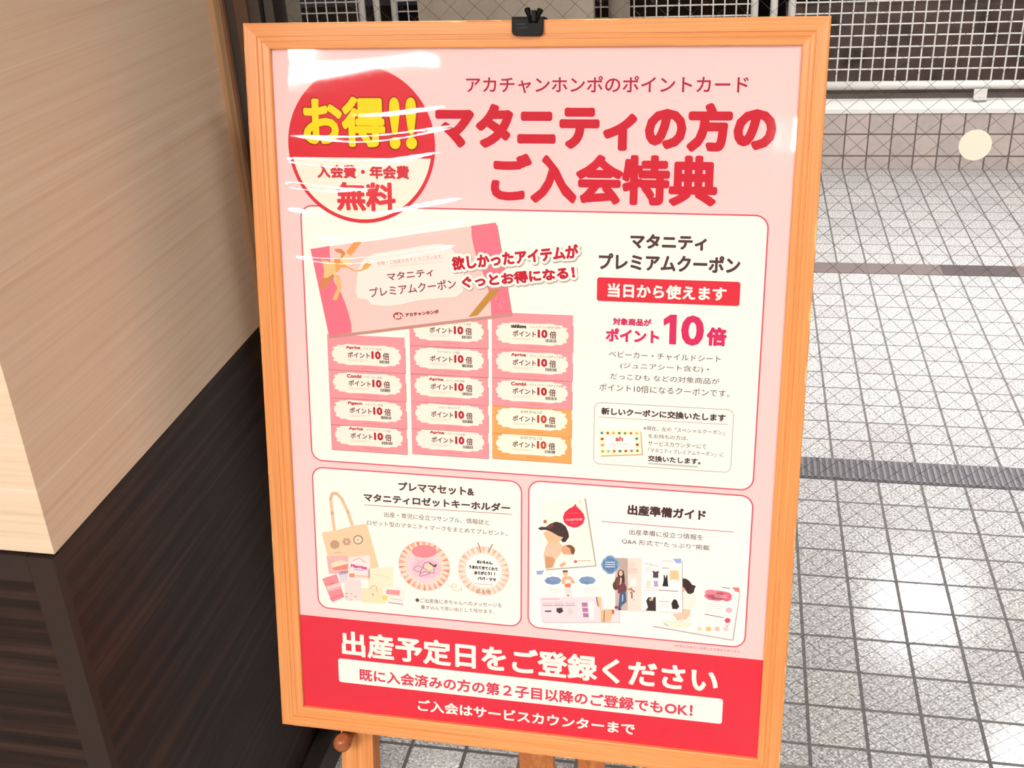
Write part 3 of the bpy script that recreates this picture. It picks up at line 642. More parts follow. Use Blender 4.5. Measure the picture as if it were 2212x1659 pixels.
T('coupon_booklet','妊娠・ご出産おめでとうございます。',117.8,236.9,80.1,4.8,-0.1354,'d58a88',0.05,9)
S('coupon_booklet','d9a39c',9,0.25,[(132.6,242.3),(196,235)])
T('coupon_booklet','マタニティ',129.2,250.4,56,9.2,-0.1384,'8f4250',0.25,9)
T('coupon_booklet','プレミアムクーポン',107.1,268.5,105.5,11.3,-0.1400,'8f4250',0.2,9)
T('coupon_booklet','アカチャンホンポ',150.4,296.6,40.7,4.9,-0.1421,'8c3a34',0.3,9)
P('coupon_booklet','a8423c',9,[(148.2,300.1),(147.9,301.4),(146.9,302.7),(145.5,303.7),(143.8,304.4),(141.9,304.7),(139.9,304.6),(138.2,304),(136.8,303.1),(136,301.9),(135.7,300.6),(136.1,299.2),(137,297.9),(138.4,296.9),(140.1,296.2),(142.1,295.9),(144,296),(145.7,296.6),(147.1,297.5),(147.9,298.7)])
T('coupon_booklet','ah',137.3,297.5,9.5,6.2,-0.1060,'fbd9d0',0.4,10)
P('coupon_booklet','ef9e58',10,[(88.4,217.1),(91.2,215.3),(100.4,214.6),(97,218.6),(86,231.3),(81,227.9),(81.6,225.7)])
P('coupon_booklet','d98a4d',10,[(66.4,223.5),(74.2,223.7),(77,225.4),(80.1,228.8),(73.3,236.9),(74.9,229.4),(67.6,226.9)])
P('coupon_booklet','fbd9a6',11,[(73.3,236.9),(81,229.2),(88.1,235.6),(81.8,243.3),(72.7,240.1)])
P('coupon_booklet','f7c486',11,[(49.5,237.2),(55.1,237.5),(67,241.1),(69.9,240.1),(73,244),(66.6,251.4),(55.6,258.4),(51.4,258.1),(52.6,250.5),(51.6,242.9)])
P('coupon_booklet','f3a75c',12,[(67,242),(74.6,239.1),(81.8,243.8),(90.9,248.4),(98.8,247.2),(102.3,240.5),(107.9,236.3),(107.4,239.9),(111.9,240.6),(106.7,245.2),(97.8,249),(89.5,249.3),(80.8,245.1),(73.4,245.8),(68.5,251.3),(66.7,249.1)])
P('coupon_booklet','ef9450',13,[(67.3,234),(72.9,234.7),(73.6,240),(70.7,242.8),(66.1,242),(65.3,237.6)])
P('coupon_booklet','d58a56',10,[(48.7,260.4),(63.2,252.6),(65.3,256.7),(53.8,268.5),(45.9,273)])
P('coupon_booklet','f5b97a',11,[(65.4,253.5),(71.8,255.4),(73.5,268.9),(66.3,284.9),(60.8,284.1),(68,270.1)])
T('callout_lettering','欲しかったアイテムが',204.5,227.6,152.9,22,-0.1280,'b9a096',3.6,13)
T('callout_lettering','欲しかったアイテムが',203.7,226.4,152.9,21.9,-0.1278,'fffaf0',3.6,14)
T('callout_lettering','欲しかったアイテムが',206.8,228.8,147.3,16.3,-0.1278,'c4142e',0.8,15)
T('callout_lettering','ぐっとお得になる！',216.2,249.9,137.3,19.8,-0.1240,'b9a096',3.6,13)
T('callout_lettering','ぐっとお得になる！',215.4,248.7,137.3,19.7,-0.1238,'fffaf0',3.6,14)
T('callout_lettering','ぐっとお得になる！',218.5,251.1,131.7,14.1,-0.1238,'c4142e',0.8,15)
COUPONS('coupon_column',52.5,148.9,[326.2,369.6,404.4,438.5,470.5],['Aprica ベビーカー全品', 'Combi ベビーカー全品', 'Pigeon ベビーカー全品', 'Aprica チャイルドシート全品'],[0, 0, 0, 0])
COUPONS('coupon_column.001',155.1,249.5,[299.7,335,369.2,403.2,437.1,468.9],['Combi チャイルドシート全品', 'チャイルドシート全品', 'Aprica だっこひも全品', 'ベビーキャリア', 'Aprica ベビーバス全品'],[0, 0, 0, 0, 0])
COUPONS('coupon_column.002',254.2,348.8,[291.4,334.8,368.8,403.1,436.4,468.1],['nishikawa ふとんセット(新生児用)', 'Aprica スウィングベッド&チェア全品', 'Combi スウィングベッド&チェア全品', 'お好きな1点', 'お好きな1点'],[0, 0, 0, 1, 1])
R('gift_panel',25.8,495,289.9,683.8,14,'fef8ee','e05a6c',1.7,1)
T('gift_panel','プレママセット&',136.5,506,95.1,11.8,-0.0174,'5c3f3c',0.5,3)
T('gift_panel','マタニティロゼットキーホルダー',91.7,523.9,184.3,11,-0.0244,'54393a',0.5,3)
S('gift_panel','c45d66',3,0.7,[(91.9,539.6),(277.9,537.1)])
T('gift_panel','出産・育児に役立つサンプル、情報誌と',117.3,546.5,132.9,7,-0.0218,'704238',0.08,3)
T('gift_panel','ロゼット型のマタニティマークをまとめてプレゼント。',94.9,559.3,177.9,6.5,-0.0169,'704238',0.08,3)
T('gift_panel','●ご出産後に赤ちゃんへのメッセージを',155.1,657.9,110.5,6.1,-0.0305,'704240',0.05,3)
T('gift_panel','書き込んで思い出として残せます。',161.7,667.2,94.6,5.4,-0.0309,'704240',0.05,3)
S('gift_picture','f3c9a4',2,4.2,[(51.5,576.1),(49.7,554),(48.4,534.7),(50.7,528.3),(56.2,527.2),(62.8,533.6),(70.4,550.9),(75.2,567.2)])
P('gift_picture','f8cfa8',3,[(34.7,581),(55.7,575.7),(76.6,568.4),(94.4,564.2),(101.7,592.8),(108.4,620.3),(90.7,634.6),(41.6,614.3)])
P('gift_picture','c99a82',4,[(57.7,594.9),(57.2,597),(56.1,598.9),(54.3,600.3),(52.3,601.2),(50.1,601.4),(48.1,600.9),(46.5,599.7),(45.5,598),(45.2,596),(45.6,593.9),(46.8,592.1),(48.5,590.6),(50.6,589.7),(52.7,589.5),(54.8,590.1),(56.4,591.2),(57.4,592.9)])
P('gift_picture','d0a08c',4,[(73.2,589.9),(72.7,591.2),(71.5,592.1),(70,592.2),(68.9,591.5),(68.5,590.3),(69,589.1),(70.2,588.2),(71.6,588.1),(72.8,588.7)])
P('gift_picture','d0a08c',4,[(71.3,593),(70.8,594.3),(69.6,595.2),(68.1,595.3),(67,594.6),(66.6,593.4),(67.1,592.1),(68.3,591.3),(69.7,591.1),(70.9,591.8)])
P('gift_picture','d0a08c',4,[(67.7,593.3),(67.2,594.6),(66,595.5),(64.5,595.6),(63.4,594.9),(63,593.7),(63.5,592.5),(64.7,591.6),(66.1,591.5),(67.3,592.1)])
P('gift_picture','d0a08c',4,[(66,590.6),(65.5,591.8),(64.3,592.7),(62.8,592.8),(61.7,592.2),(61.3,591),(61.8,589.7),(63,588.8),(64.4,588.7),(65.6,589.4)])
P('gift_picture','d0a08c',4,[(67.9,587.5),(67.4,588.8),(66.2,589.6),(64.7,589.7),(63.6,589.1),(63.2,587.9),(63.7,586.6),(64.9,585.7),(66.3,585.6),(67.5,586.3)])
P('gift_picture','d0a08c',4,[(71.5,587.2),(71,588.4),(69.8,589.3),(68.3,589.4),(67.2,588.8),(66.8,587.6),(67.3,586.3),(68.5,585.4),(69.9,585.3),(71.1,586)])
P('gift_picture','a57a5c',4,[(88.8,585.9),(88.4,587.9),(87.5,589.7),(86,591.2),(84.2,592.2),(82.3,592.7),(80.3,592.5),(78.6,591.8),(77.2,590.6),(76.4,588.9),(76.2,587),(76.5,585.1),(77.5,583.3),(78.9,581.8),(80.7,580.8),(82.7,580.3),(84.6,580.5),(86.4,581.2),(87.7,582.4),(88.6,584.1)])
P('gift_picture','fadcc8',5,[(87.4,586.1),(87.1,587.6),(86.4,588.9),(85.3,590.1),(83.9,590.9),(82.3,591.3),(80.8,591.2),(79.4,590.6),(78.4,589.6),(77.7,588.4),(77.5,586.9),(77.8,585.4),(78.6,584),(79.7,582.9),(81.1,582.1),(82.7,581.7),(84.2,581.8),(85.5,582.4),(86.6,583.3),(87.2,584.6)])
P('gift_picture','c98a7c',6,[(83.6,586.4),(83.2,587.2),(82.4,587.6),(81.7,587.3),(81.4,586.6),(81.7,585.8),(82.5,585.4),(83.3,585.6)])
S('gift_picture','a8875e',4,0.5,[(51,606.8),(59.3,605.2)])
P('gift_picture','f6b6b4',5,[(39.6,612.3),(68.2,609.1),(68,632.5),(42.1,636.3)])
P('gift_picture','ea8c80',6,[(46.6,627.3),(67.8,619.7),(67.5,627.6),(49.3,630.6)])
P('gift_picture','fbe0c4',6,[(45.5,621.7),(58.2,615.6),(67.9,617.6),(67.8,620.4),(46.6,627.3)])
P('gift_picture','e6d8e6',5,[(54.8,632.3),(67.4,629),(66.9,644),(57,647.8)])
S('gift_picture','b6a6c4',6,1.2,[(56.1,635.7),(66.6,632.6)])
P('gift_picture','fde6e4',6,[(68.8,611.1),(97.2,605.8),(96.8,638.3),(68.3,641.7)])
T('gift_picture','Merries',71.9,619.3,21.4,5,0.0752,'d0568c',0.5,7)
S('gift_picture','f09aa8',7,1,[(74.9,614.8),(83.3,610.6),(91.4,616.2)])
S('gift_picture','c9a0d0',7,1.2,[(75.8,626.8),(88.2,627.1)])
P('gift_picture','f0905c',7,[(69.4,633.1),(76.3,632.4),(76.1,637.4),(69.2,638.1)])
S('gift_picture','f7bf9c',7,2,[(77.6,635.2),(95.6,634.9)])
P('gift_picture','f39098',7,[(32.7,643.6),(51.9,635.4),(61.2,666.1),(44.7,674.9)])
P('gift_picture','fbd0cc',8,[(37.8,653.9),(56.3,646.4),(57.5,651.3),(39.5,658.4)])
S('gift_picture','f9c0c8',8,1.3,[(40,659.8),(56,653.6)])
S('gift_picture','ee7c8c',8,3,[(43.5,670),(59.2,662.7)])
S('gift_picture','c05a5c',8,0.7,[(42.2,650.6),(48.6,647.1)])
P('gift_picture','fbdcd8',8,[(62.1,642.3),(84.3,640.2),(84.1,668.2),(62.4,670.6)])
P('gift_picture','d7877e',9,[(66.2,660.5),(65.8,661.3),(64.8,661.7),(63.8,661.5),(63.4,660.8),(63.9,660.1),(64.9,659.7),(65.9,659.9)])
P('gift_picture','e9a8b4',9,[(72.1,660),(71.7,660.7),(70.7,661.1),(69.7,660.9),(69.3,660.2),(69.8,659.5),(70.8,659.1),(71.7,659.3)])
P('gift_picture','c9a08c',9,[(77.8,663.7),(77.4,664.5),(76.4,664.9),(75.4,664.7),(75,664),(75.5,663.3),(76.5,662.9),(77.4,663.1)])
P('gift_picture','d7877e',9,[(66.1,664.9),(65.6,665.6),(64.6,666),(63.7,665.8),(63.3,665.1),(63.7,664.4),(64.7,664),(65.7,664.2)])
P('gift_picture','e9a8b4',9,[(71.8,668.6),(71.4,669.4),(70.4,669.8),(69.4,669.6),(69,668.9),(69.4,668.2),(70.4,667.8),(71.4,668)])
P('gift_picture','fdeacc',6,[(93.8,624.4),(127.5,618.5),(126.1,646.9),(94.3,651.4)])
S('gift_picture','ecc79c',7,0.6,[(101.9,630.8),(122.4,633.1)])
P('gift_picture','fbe3bc',7,[(83.9,651.7),(113.7,648.1),(114.5,670.2),(84.7,671)])
S('gift_picture','e2a58c',8,1.0,[(95.7,651.3),(100,646.6),(104.8,647.5),(105.3,653.9)])
P('gift_picture','b78f6a',8,[(100.7,658.6),(100.4,659.6),(99.6,660),(98.8,659.7),(98.5,658.9),(98.9,657.9),(99.7,657.5),(100.4,657.8)])
P('gift_picture','fbeee4',8,[(113,648.2),(129.6,644.5),(143.1,647.4),(139.9,669.8),(113.1,669.6)])
P('gift_picture','f29a98',9,[(117.8,649.9),(135.6,649.6),(134.7,656.8),(116.9,656.4)])
P('gift_picture','f7d86a',9,[(112.3,658.2),(118.9,659),(118,665.1),(112.5,665.4)])
S('gift_picture','b9a0b8',9,1.4,[(120.7,667.4),(138.5,668.5)])
S('gift_picture','d8b4bc',9,0.8,[(123,661.5),(138,662.9)])
ROSETTE('rosette_picture',167.3,614.2,33.7,'f4a898','fbdcc4','fbd3d6',0)
ROSETTE('rosette_picture.001',242.9,613.6,33,'f6c4b0','fce4d2','fff8f2',1)
P('rosette_picture','f38a92',7,[(184.2,593),(183.5,595.5),(181.6,597.9),(178.6,600),(174.7,601.6),(170.3,602.7),(165.6,603.1),(161.2,602.8),(157.4,601.9),(154.4,600.3),(152.5,598.2),(151.9,595.9),(152.6,593.4),(154.6,591),(157.7,588.9),(161.6,587.2),(166,586.2),(170.6,585.8),(175,586.1),(178.8,587.1),(181.8,588.6),(183.6,590.7)])
P('rosette_picture','fac4d0',8,[(189.5,615.1),(188.8,618.6),(186.8,622),(183.6,625),(179.5,627.5),(174.8,629.3),(169.7,630.2),(164.6,630.3),(159.9,629.4),(155.8,627.6),(152.8,625.1),(150.9,622.1),(150.3,618.7),(151,615.2),(153.1,611.8),(156.3,608.7),(160.4,606.2),(165.1,604.5),(170.2,603.6),(175.2,603.6),(179.9,604.5),(183.9,606.2),(187,608.7),(188.9,611.7)])
S('rosette_picture','8c4468',10,0.7,[(166.2,618),(165.9,613.3),(168.6,609.2),(173.9,607.9),(179.1,610.6),(181.3,613.5)])
S('rosette_picture','6c3a5c',10,1.3,[(174.6,609.4),(179.8,612.9),(183.2,610.2),(182,613.4),(179.8,613.2)])
S('rosette_picture','8c4468',10,0.6,[(166.2,614.9),(169.9,619.2),(175.9,621.8),(179.6,622.3),(180.4,618.3),(179.8,614.4)])
S('rosette_picture','8c4468',10,0.6,[(154.1,619.1),(156.4,615),(161,613.8),(164.7,616.6),(163.8,620.6),(159.3,621.8),(155.5,620.6),(154.1,619.1)])
S('rosette_picture','8c4468',10,0.6,[(164.6,618.1),(161.5,625.5),(162.2,627.8),(172.8,624.5),(175.1,622.7),(168.4,620.9),(162.3,624.6)])
P('rosette_picture','fcdcae',9,[(178.6,615.3),(178.2,616.9),(177.2,618.4),(175.7,619.6),(173.9,620.4),(171.9,620.5),(170.1,620.2),(168.6,619.2),(167.6,617.9),(167.3,616.3),(167.7,614.7),(168.7,613.2),(170.2,612),(172.1,611.3),(174,611.1),(175.9,611.5),(177.3,612.4),(178.3,613.7)])
S('rosette_picture','8c4468',10,0.4,[(169.2,616.9),(170.7,618),(172.2,617.9)])
S('rosette_picture','8c4468',10,0.4,[(175.2,618.7),(176.7,619)])
S('rosette_picture','d8587c',10,0.5,[(170,613.7),(171.1,614)])
S('rosette_picture','c47a94',10,0.35,[(158.2,602.3),(156.6,606.4),(161.1,606),(159.5,610.8),(163.3,609.7),(165.6,607.1)])
T('rosette_picture.001','めいちゃん、',234.6,599.8,20.2,4.6,-0.0248,'3b2a28',0.3,9)
T('rosette_picture.001','うまれてきてくれて',224.5,607.4,36.4,4.5,-0.0208,'3b2a28',0.3,9)
T('rosette_picture.001','ありがとう！！',231.1,614.4,26.2,4.7,-0.0327,'3b2a28',0.3,9)
T('rosette_picture.001','パパ・ママ',235.5,621.6,23.2,4.4,-0.0196,'3b2a28',0.3,9)
S('rosette_picture.001','ec9aa0',9,0.7,[(231,631.1),(254.7,631.2)])
T('rosette_picture.001','記入例',232.8,637.6,18.9,6.1,-0.0129,'96604e',0.15,9)
S('rosette_picture.001','c98a62',9,1.4,[(236.2,577.4),(238,582.2),(239.4,589)])
S('rosette_picture.001','c98a62',9,1.4,[(254.1,577.7),(251.9,582.5),(249.3,588.1)])
S('rosette_picture','d8b078',9,0.5,[(196.7,635.2),(202.6,638.9),(207.1,638.5),(208.7,635.2),(204.9,634),(201.9,637.4),(203.3,642),(210.1,643.3),(214.6,638.6),(214.9,643.6)])
R('guide_panel',298.6,492.8,559.6,683,14,'fffaf2','e05a6c',1.7,1)
T('guide_panel','出産準備ガイド',416.7,513.6,90.7,13,0.0014,'4a2c30',0.6,3)
S('guide_panel','d0506c',3,0.8,[(386.4,537.3),(539.5,538.1)])
T('guide_panel','出産準備に役立つ情報を',419.4,544.2,85.7,7.1,-0.0103,'583434',0.08,3)
T('guide_panel','Q&A 形式で“たっぷり”掲載',411,556.8,102.4,6.9,-0.0061,'583434',0.08,3)
P('guide_picture','b7a699',2,[(311.8,518.8),(367.2,509.9),(381.6,595.1),(320.7,605.8)])
P('guide_picture','fffbea',3,[(310.8,518.2),(365.3,509.4),(380,593.9),(319.8,604.4)])
P('guide_picture','e62848',5,[(355.1,517.4),(356.4,520.8),(361.1,525.2),(365,529.7),(366.4,535),(364.6,541.4),(359.4,546.3),(353.6,547.8),(346.4,546.3),(341.7,541.9),(340.2,535.8),(342.2,529.4),(347.4,524.2),(352.5,521.1)])
T('guide_picture','出産準備',343.6,537.2,20,3.1,-0.1150,'f9a0a8',0.2,6)
T('guide_picture','ガイド',348.9,541.6,9.8,2.4,-0.1164,'f9a0a8',0.15,6)
S('guide_picture','f4808c',6,0.4,[(344.8,530.6),(358.5,528.8)])
S('guide_picture','e89aa4',5,0.6,[(361.2,512.5),(359.9,517.1)])
P('guide_picture','f2bf95',5,[(316.5,557.9),(320.1,554.8),(337.3,558.2),(340,563.5),(334.8,568.2),(322.9,569.9),(319.5,563.9)])
P('guide_picture','f6c4a8',4,[(322.9,568.5),(334.8,567.5),(340.1,571.9),(337.6,583.3),(331.1,592.4),(329.2,601.7),(320.2,604),(317.1,585.9),(319.6,575.8)])
P('guide_picture','432a28',6,[(310.2,552.1),(314.1,550),(319.4,549.9),(324.7,545.3),(331.9,542),(338.5,543.2),(343.8,547.2),(347.1,554.6),(347.9,560.1),(344,566.7),(340.7,567.7),(338.1,565.1),(340.7,561.4),(334.7,559.8),(326.7,555.6),(319.5,553.4),(312.8,554.3)])
P('guide_picture','6d4038',7,[(319.4,549.9),(324.7,545.3),(328.6,543.6),(329.3,547.7),(324.1,552.3)])
P('guide_picture','eab089',5,[(321.7,542.8),(321.3,544.2),(320.4,545.2),(319.1,545.7),(317.7,545.4),(316.8,544.5),(316.4,543.2),(316.7,541.9),(317.7,540.9),(319,540.4),(320.3,540.6),(321.3,541.5)])
P('guide_picture','a36a50',6,[(320.1,542.8),(319.8,543.9),(318.9,544.6),(317.9,544.7),(317,544.1),(316.7,543.1),(317,542),(317.8,541.3),(318.9,541.2),(319.7,541.8)])
P('guide_picture','eda680',7,[(355.7,576.1),(355.3,578.1),(354.4,580),(352.8,581.7),(350.8,582.9),(348.4,583.7),(346,583.9),(343.6,583.6),(341.6,582.7),(340,581.3),(338.9,579.6),(338.6,577.6),(338.9,575.6),(339.9,573.7),(341.4,572.1),(343.5,570.9),(345.8,570.1),(348.2,569.9),(350.6,570.2),(352.6,571.1),(354.3,572.5),(355.3,574.2)])
P('guide_picture','7d4f3c',8,[(344.1,571.6),(349.3,570.1),(354,572.8),(355.5,576.9),(353.8,582.6),(350.8,580.8),(349.4,574.6)])
P('guide_picture','fff3ea',8,[(337,584.1),(345.5,582.6),(353.5,582.6),(353.9,588.9),(351,597.6),(337.2,599.6),(329.9,601.7),(332.4,592.2)])
P('guide_picture','f3b09a',9,[(337.1,596.1),(343,592),(345.1,595.3),(340.5,599.3),(337.2,599.6)])
P('guide_picture','d99a70',5,[(319.4,587.1),(329.1,588.3),(331.8,592.3),(327.9,601.1),(319.9,603.3)])
P('guide_picture','d56a5c',5,[(358.5,591),(358.3,591.8),(357.6,592.5),(356.8,592.9),(355.8,593),(354.9,592.7),(354.2,592.1),(354,591.4),(354.2,590.6),(354.8,589.9),(355.7,589.4),(356.7,589.3),(357.6,589.6),(358.2,590.2)])
S('guide_picture','dfa08c',5,0.9,[(359.5,589.8),(374.6,588.5)])
P('guide_picture','c9a8a8',2,[(313.2,642.6),(388.6,634.5),(391.6,649.9),(410.6,648.7),(411.7,665.8),(317.1,675.5)])
P('guide_picture','fffaf2',3,[(307.2,606.6),(386.7,604.3),(387.3,634.6),(312.2,642)])
P('guide_picture','fbdfe4',3,[(312.5,641.9),(388.6,634.2),(391.3,649.9),(410,648.4),(411.1,665.1),(316.1,674.9)])
P('guide_picture','9aa8dc',4,[(308.6,607.6),(318.2,606),(315.6,611.6),(309.3,612.5)])
P('guide_picture','8fb0e0',4,[(339.5,617.5),(339.1,618.8),(337.7,619.9),(335.7,620.6),(333.5,620.8),(331.5,620.4),(330.1,619.6),(329.6,618.5),(330,617.2),(331.4,616.1),(333.4,615.4),(335.6,615.2),(337.6,615.5),(339,616.4)])
P('guide_picture','8fb0e0',4,[(338,619.5),(337.5,620.8),(336.1,621.9),(334.1,622.6),(331.9,622.8),(329.9,622.5),(328.5,621.6),(328,620.5),(328.4,619.2),(329.8,618.1),(331.8,617.4),(334,617.2),(336.1,617.6),(337.4,618.4)])
P('guide_picture','8fb0e0',4,[(334.1,620.7),(333.6,621.9),(332.2,623),(330.2,623.8),(328,624),(326,623.6),(324.6,622.8),(324.1,621.6),(324.6,620.4),(325.9,619.3),(327.9,618.6),(330.2,618.4),(332.2,618.7),(333.6,619.5)])
P('guide_picture','8fb0e0',4,[(330.2,620.3),(329.7,621.5),(328.3,622.6),(326.3,623.4),(324.1,623.6),(322.1,623.2),(320.7,622.4),(320.2,621.2),(320.7,620),(322,618.9),(324,618.2),(326.3,617.9),(328.3,618.3),(329.7,619.1)])
P('guide_picture','8fb0e0',4,[(328.6,618.5),(328.1,619.8),(326.7,620.9),(324.7,621.6),(322.5,621.8),(320.4,621.5),(319,620.7),(318.5,619.5),(319,618.2),(320.4,617.1),(322.4,616.4),(324.6,616.2),(326.6,616.6),(328,617.4)])
P('guide_picture','8fb0e0',4,[(330.1,616.5),(329.7,617.8),(328.3,618.9),(326.3,619.6),(324,619.8),(322,619.4),(320.6,618.6),(320.1,617.4),(320.6,616.2),(322,615.1),(324,614.4),(326.2,614.2),(328.2,614.5),(329.6,615.4)])
P('guide_picture','8fb0e0',4,[(334,615.4),(333.5,616.6),(332.2,617.7),(330.2,618.4),(327.9,618.6),(325.9,618.3),(324.5,617.5),(324,616.3),(324.5,615),(325.9,614),(327.9,613.2),(330.1,613),(332.1,613.4),(333.5,614.2)])
P('guide_picture','8fb0e0',4,[(337.9,615.8),(337.4,617),(336,618.1),(334.1,618.8),(331.8,619.1),(329.8,618.7),(328.4,617.9),(327.9,616.7),(328.4,615.5),(329.8,614.4),(331.8,613.6),(334,613.4),(336,613.8),(337.4,614.6)])
P('guide_picture','8fb4e2',4,[(381.1,613.3),(380.7,614.5),(379.3,615.6),(377.4,616.3),(375.2,616.5),(373.2,616.2),(371.8,615.3),(371.3,614.2),(371.7,612.9),(373.1,611.9),(375.1,611.1),(377.3,610.9),(379.2,611.3),(380.6,612.1)])
P('guide_picture','8fb4e2',4,[(379.6,615.3),(379.1,616.5),(377.8,617.6),(375.8,618.3),(373.6,618.5),(371.6,618.2),(370.2,617.3),(369.7,616.2),(370.2,615),(371.5,613.9),(373.5,613.2),(375.7,612.9),(377.7,613.3),(379.1,614.1)])
P('guide_picture','8fb4e2',4,[(375.8,616.4),(375.3,617.6),(374,618.7),(372,619.5),(369.8,619.7),(367.8,619.3),(366.4,618.5),(365.9,617.3),(366.4,616.1),(367.7,615),(369.7,614.3),(371.9,614.1),(373.9,614.4),(375.3,615.3)])
P('guide_picture','8fb4e2',4,[(371.9,616),(371.5,617.2),(370.1,618.3),(368.1,619),(365.9,619.3),(363.9,618.9),(362.5,618.1),(362,616.9),(362.5,615.7),(363.9,614.6),(365.8,613.9),(368,613.7),(370,614),(371.4,614.8)])
P('guide_picture','8fb4e2',4,[(370.3,614.3),(369.8,615.5),(368.5,616.6),(366.5,617.3),(364.3,617.5),(362.3,617.2),(360.9,616.4),(360.4,615.2),(360.9,614),(362.2,612.9),(364.2,612.2),(366.4,611.9),(368.4,612.3),(369.8,613.1)])
P('guide_picture','8fb4e2',4,[(371.8,612.3),(371.4,613.5),(370,614.6),(368,615.3),(365.8,615.5),(363.9,615.2),(362.5,614.3),(362,613.2),(362.4,611.9),(363.8,610.8),(365.8,610.1),(368,609.9),(369.9,610.3),(371.3,611.1)])
P('guide_picture','8fb4e2',4,[(375.7,611.1),(375.2,612.4),(373.8,613.4),(371.9,614.2),(369.7,614.4),(367.7,614),(366.3,613.2),(365.8,612),(366.3,610.8),(367.6,609.7),(369.6,609),(371.8,608.8),(373.8,609.1),(375.1,610)])
P('guide_picture','8fb4e2',4,[(379.5,611.5),(379,612.8),(377.7,613.9),(375.7,614.6),(373.5,614.8),(371.5,614.4),(370.2,613.6),(369.6,612.4),(370.1,611.2),(371.5,610.1),(373.4,609.4),(375.6,609.2),(377.6,609.6),(379,610.4)])
S('guide_picture','d8e4f6',5,0.4,[(324.7,617.1),(335.4,616.6)])
S('guide_picture','d8e4f6',5,0.4,[(365.8,613.3),(377,612.6)])
S('guide_picture','d8e4f6',5,0.4,[(324.7,619.1),(335.4,618.5)])
S('guide_picture','d8e4f6',5,0.4,[(365.9,615.3),(377,614.6)])
P('guide_picture','f0b48c',5,[(346.9,606.5),(346.7,608.2),(345.8,609.5),(344.6,610.3),(343.3,610.5),(342,609.9),(341.2,608.7),(340.8,607.1),(341.1,605.5),(341.9,604.1),(343.2,603.3),(344.5,603.2),(345.7,603.8),(346.6,605)])
P('guide_picture','6d4030',6,[(340.5,603.9),(347.2,603.3),(346.9,605.5),(340.9,606)])
P('guide_picture','f4b48f',5,[(340.6,612.8),(344.6,610.6),(351.2,611.1),(356.6,618.4),(354,620.1),(350.7,619),(351.4,624.6),(343.5,625.7),(342.7,621.1),(339.4,622.2)])
P('guide_picture','ee7c58',6,[(344.1,621),(350,619.7),(350.8,625),(344.1,625.8)])
P('guide_picture','fde6dc',6,[(344,615.3),(350.6,614.7),(350.7,619.7),(344.1,621)])
P('guide_picture','fde2dc',4,[(343.5,626.8),(351.5,626),(353,637.3),(344.3,638.1)])
P('guide_picture','a3656c',5,[(349,636.1),(348.7,636.9),(347.8,637.3),(347,637.1),(346.6,636.3),(347,635.5),(347.8,635.1),(348.6,635.3)])
S('guide_picture','dcbfb8',4,0.4,[(322.8,628.7),(337.5,627.9)])
S('guide_picture','dcbfb8',4,0.4,[(322.8,630.5),(335.5,629.9)])
S('guide_picture','dcbfb8',4,0.4,[(324.9,633.5),(336.9,633)])
S('guide_picture','dcbfb8',4,0.4,[(367.3,625.2),(385.8,624)])
S('guide_picture','dcbfb8',4,0.4,[(367.4,627.2),(377.9,626.7)])
S('guide_picture','dcbfb8',4,0.4,[(368.8,630.7),(384.6,629.8)])
S('guide_picture','efb0b8',4,1.2,[(316.2,644.1),(337,641.7)])
S('guide_picture','f4bccb',4,1.6,[(317.3,649.4),(328,648.2)])
S('guide_picture','b07a8c',4,0.9,[(317.3,652.3),(329.1,651)])
S('guide_picture','f4bccb',4,1.6,[(331,648),(341.7,646.8)])
S('guide_picture','b07a8c',4,0.9,[(331.1,650.9),(342.8,649.6)])
S('guide_picture','f4bccb',4,1.6,[(344.7,646.7),(355.4,645.5)])
S('guide_picture','b07a8c',4,0.9,[(344.8,649.6),(356.4,648.2)])
P('guide_picture','3c2430',5,[(319.4,658.9),(327.4,657.8),(327.5,659.6),(319.7,660.6)])
P('guide_picture','4a2c34',5,[(333.8,654.2),(340.5,652.9),(342.2,657.7),(337.6,661.1),(333.8,658.6)])
S('guide_picture','e8b8ae',5,0.5,[(348.2,653.5),(349,660.7)])
S('guide_picture','e8b8ae',5,0.5,[(349.4,653.4),(350.2,660.5)])
S('guide_picture','e8b8ae',5,0.5,[(350.6,653.3),(351.4,660.4)])
S('guide_picture','e8b8ae',5,0.5,[(351.8,653.2),(352.6,660.3)])
S('guide_picture','e8b8ae',5,0.5,[(353,653),(353.8,660.2)])
P('guide_picture','b57aa4',5,[(364.4,643.7),(371.3,643),(371.9,648.3),(365.1,649.1)])
P('guide_picture','b57aa4',5,[(365.3,650.5),(372.1,649.8),(372.7,655.2),(366,656)])
P('guide_picture','b57aa4',5,[(366.2,657.4),(372.9,656.7),(373.5,662.1),(366.9,662.9)])
P('guide_picture','fffaf4',4,[(372.9,641.7),(379.2,641.1),(379.7,664),(374.7,664.5)])
P('guide_picture','f5c49c',4,[(381.7,634.5),(388,634.2),(388.7,666.7),(387.7,651),(384.3,645.6)])
S('guide_picture','7d5240',5,1.2,[(382.4,635.1),(383.2,640.7),(384.6,646.3)])
P('guide_picture','f3bd94',5,[(388,651),(404.1,649.4),(399.9,665.5),(388.3,667.1)])
S('guide_picture','8c6a4a',6,1.0,[(392.3,652),(392,666.4)])
P('guide_picture','c45c48',6,[(401.1,649.7),(404.1,649.4),(403.9,655.1),(401.9,654.6)])
P('guide_picture','d2b8a8',6,[(386.9,583.9),(436,580.2),(438,647.7),(391.6,650.3)])
P('guide_picture','fff8ee',7,[(386.6,583.3),(418.6,581.1),(420.4,648.1),(390.9,649.6)])
P('guide_picture','fde0d4',7,[(403.1,581.8),(434.9,579.7),(436.9,647.4),(420.5,648.4),(405.4,648.9)])
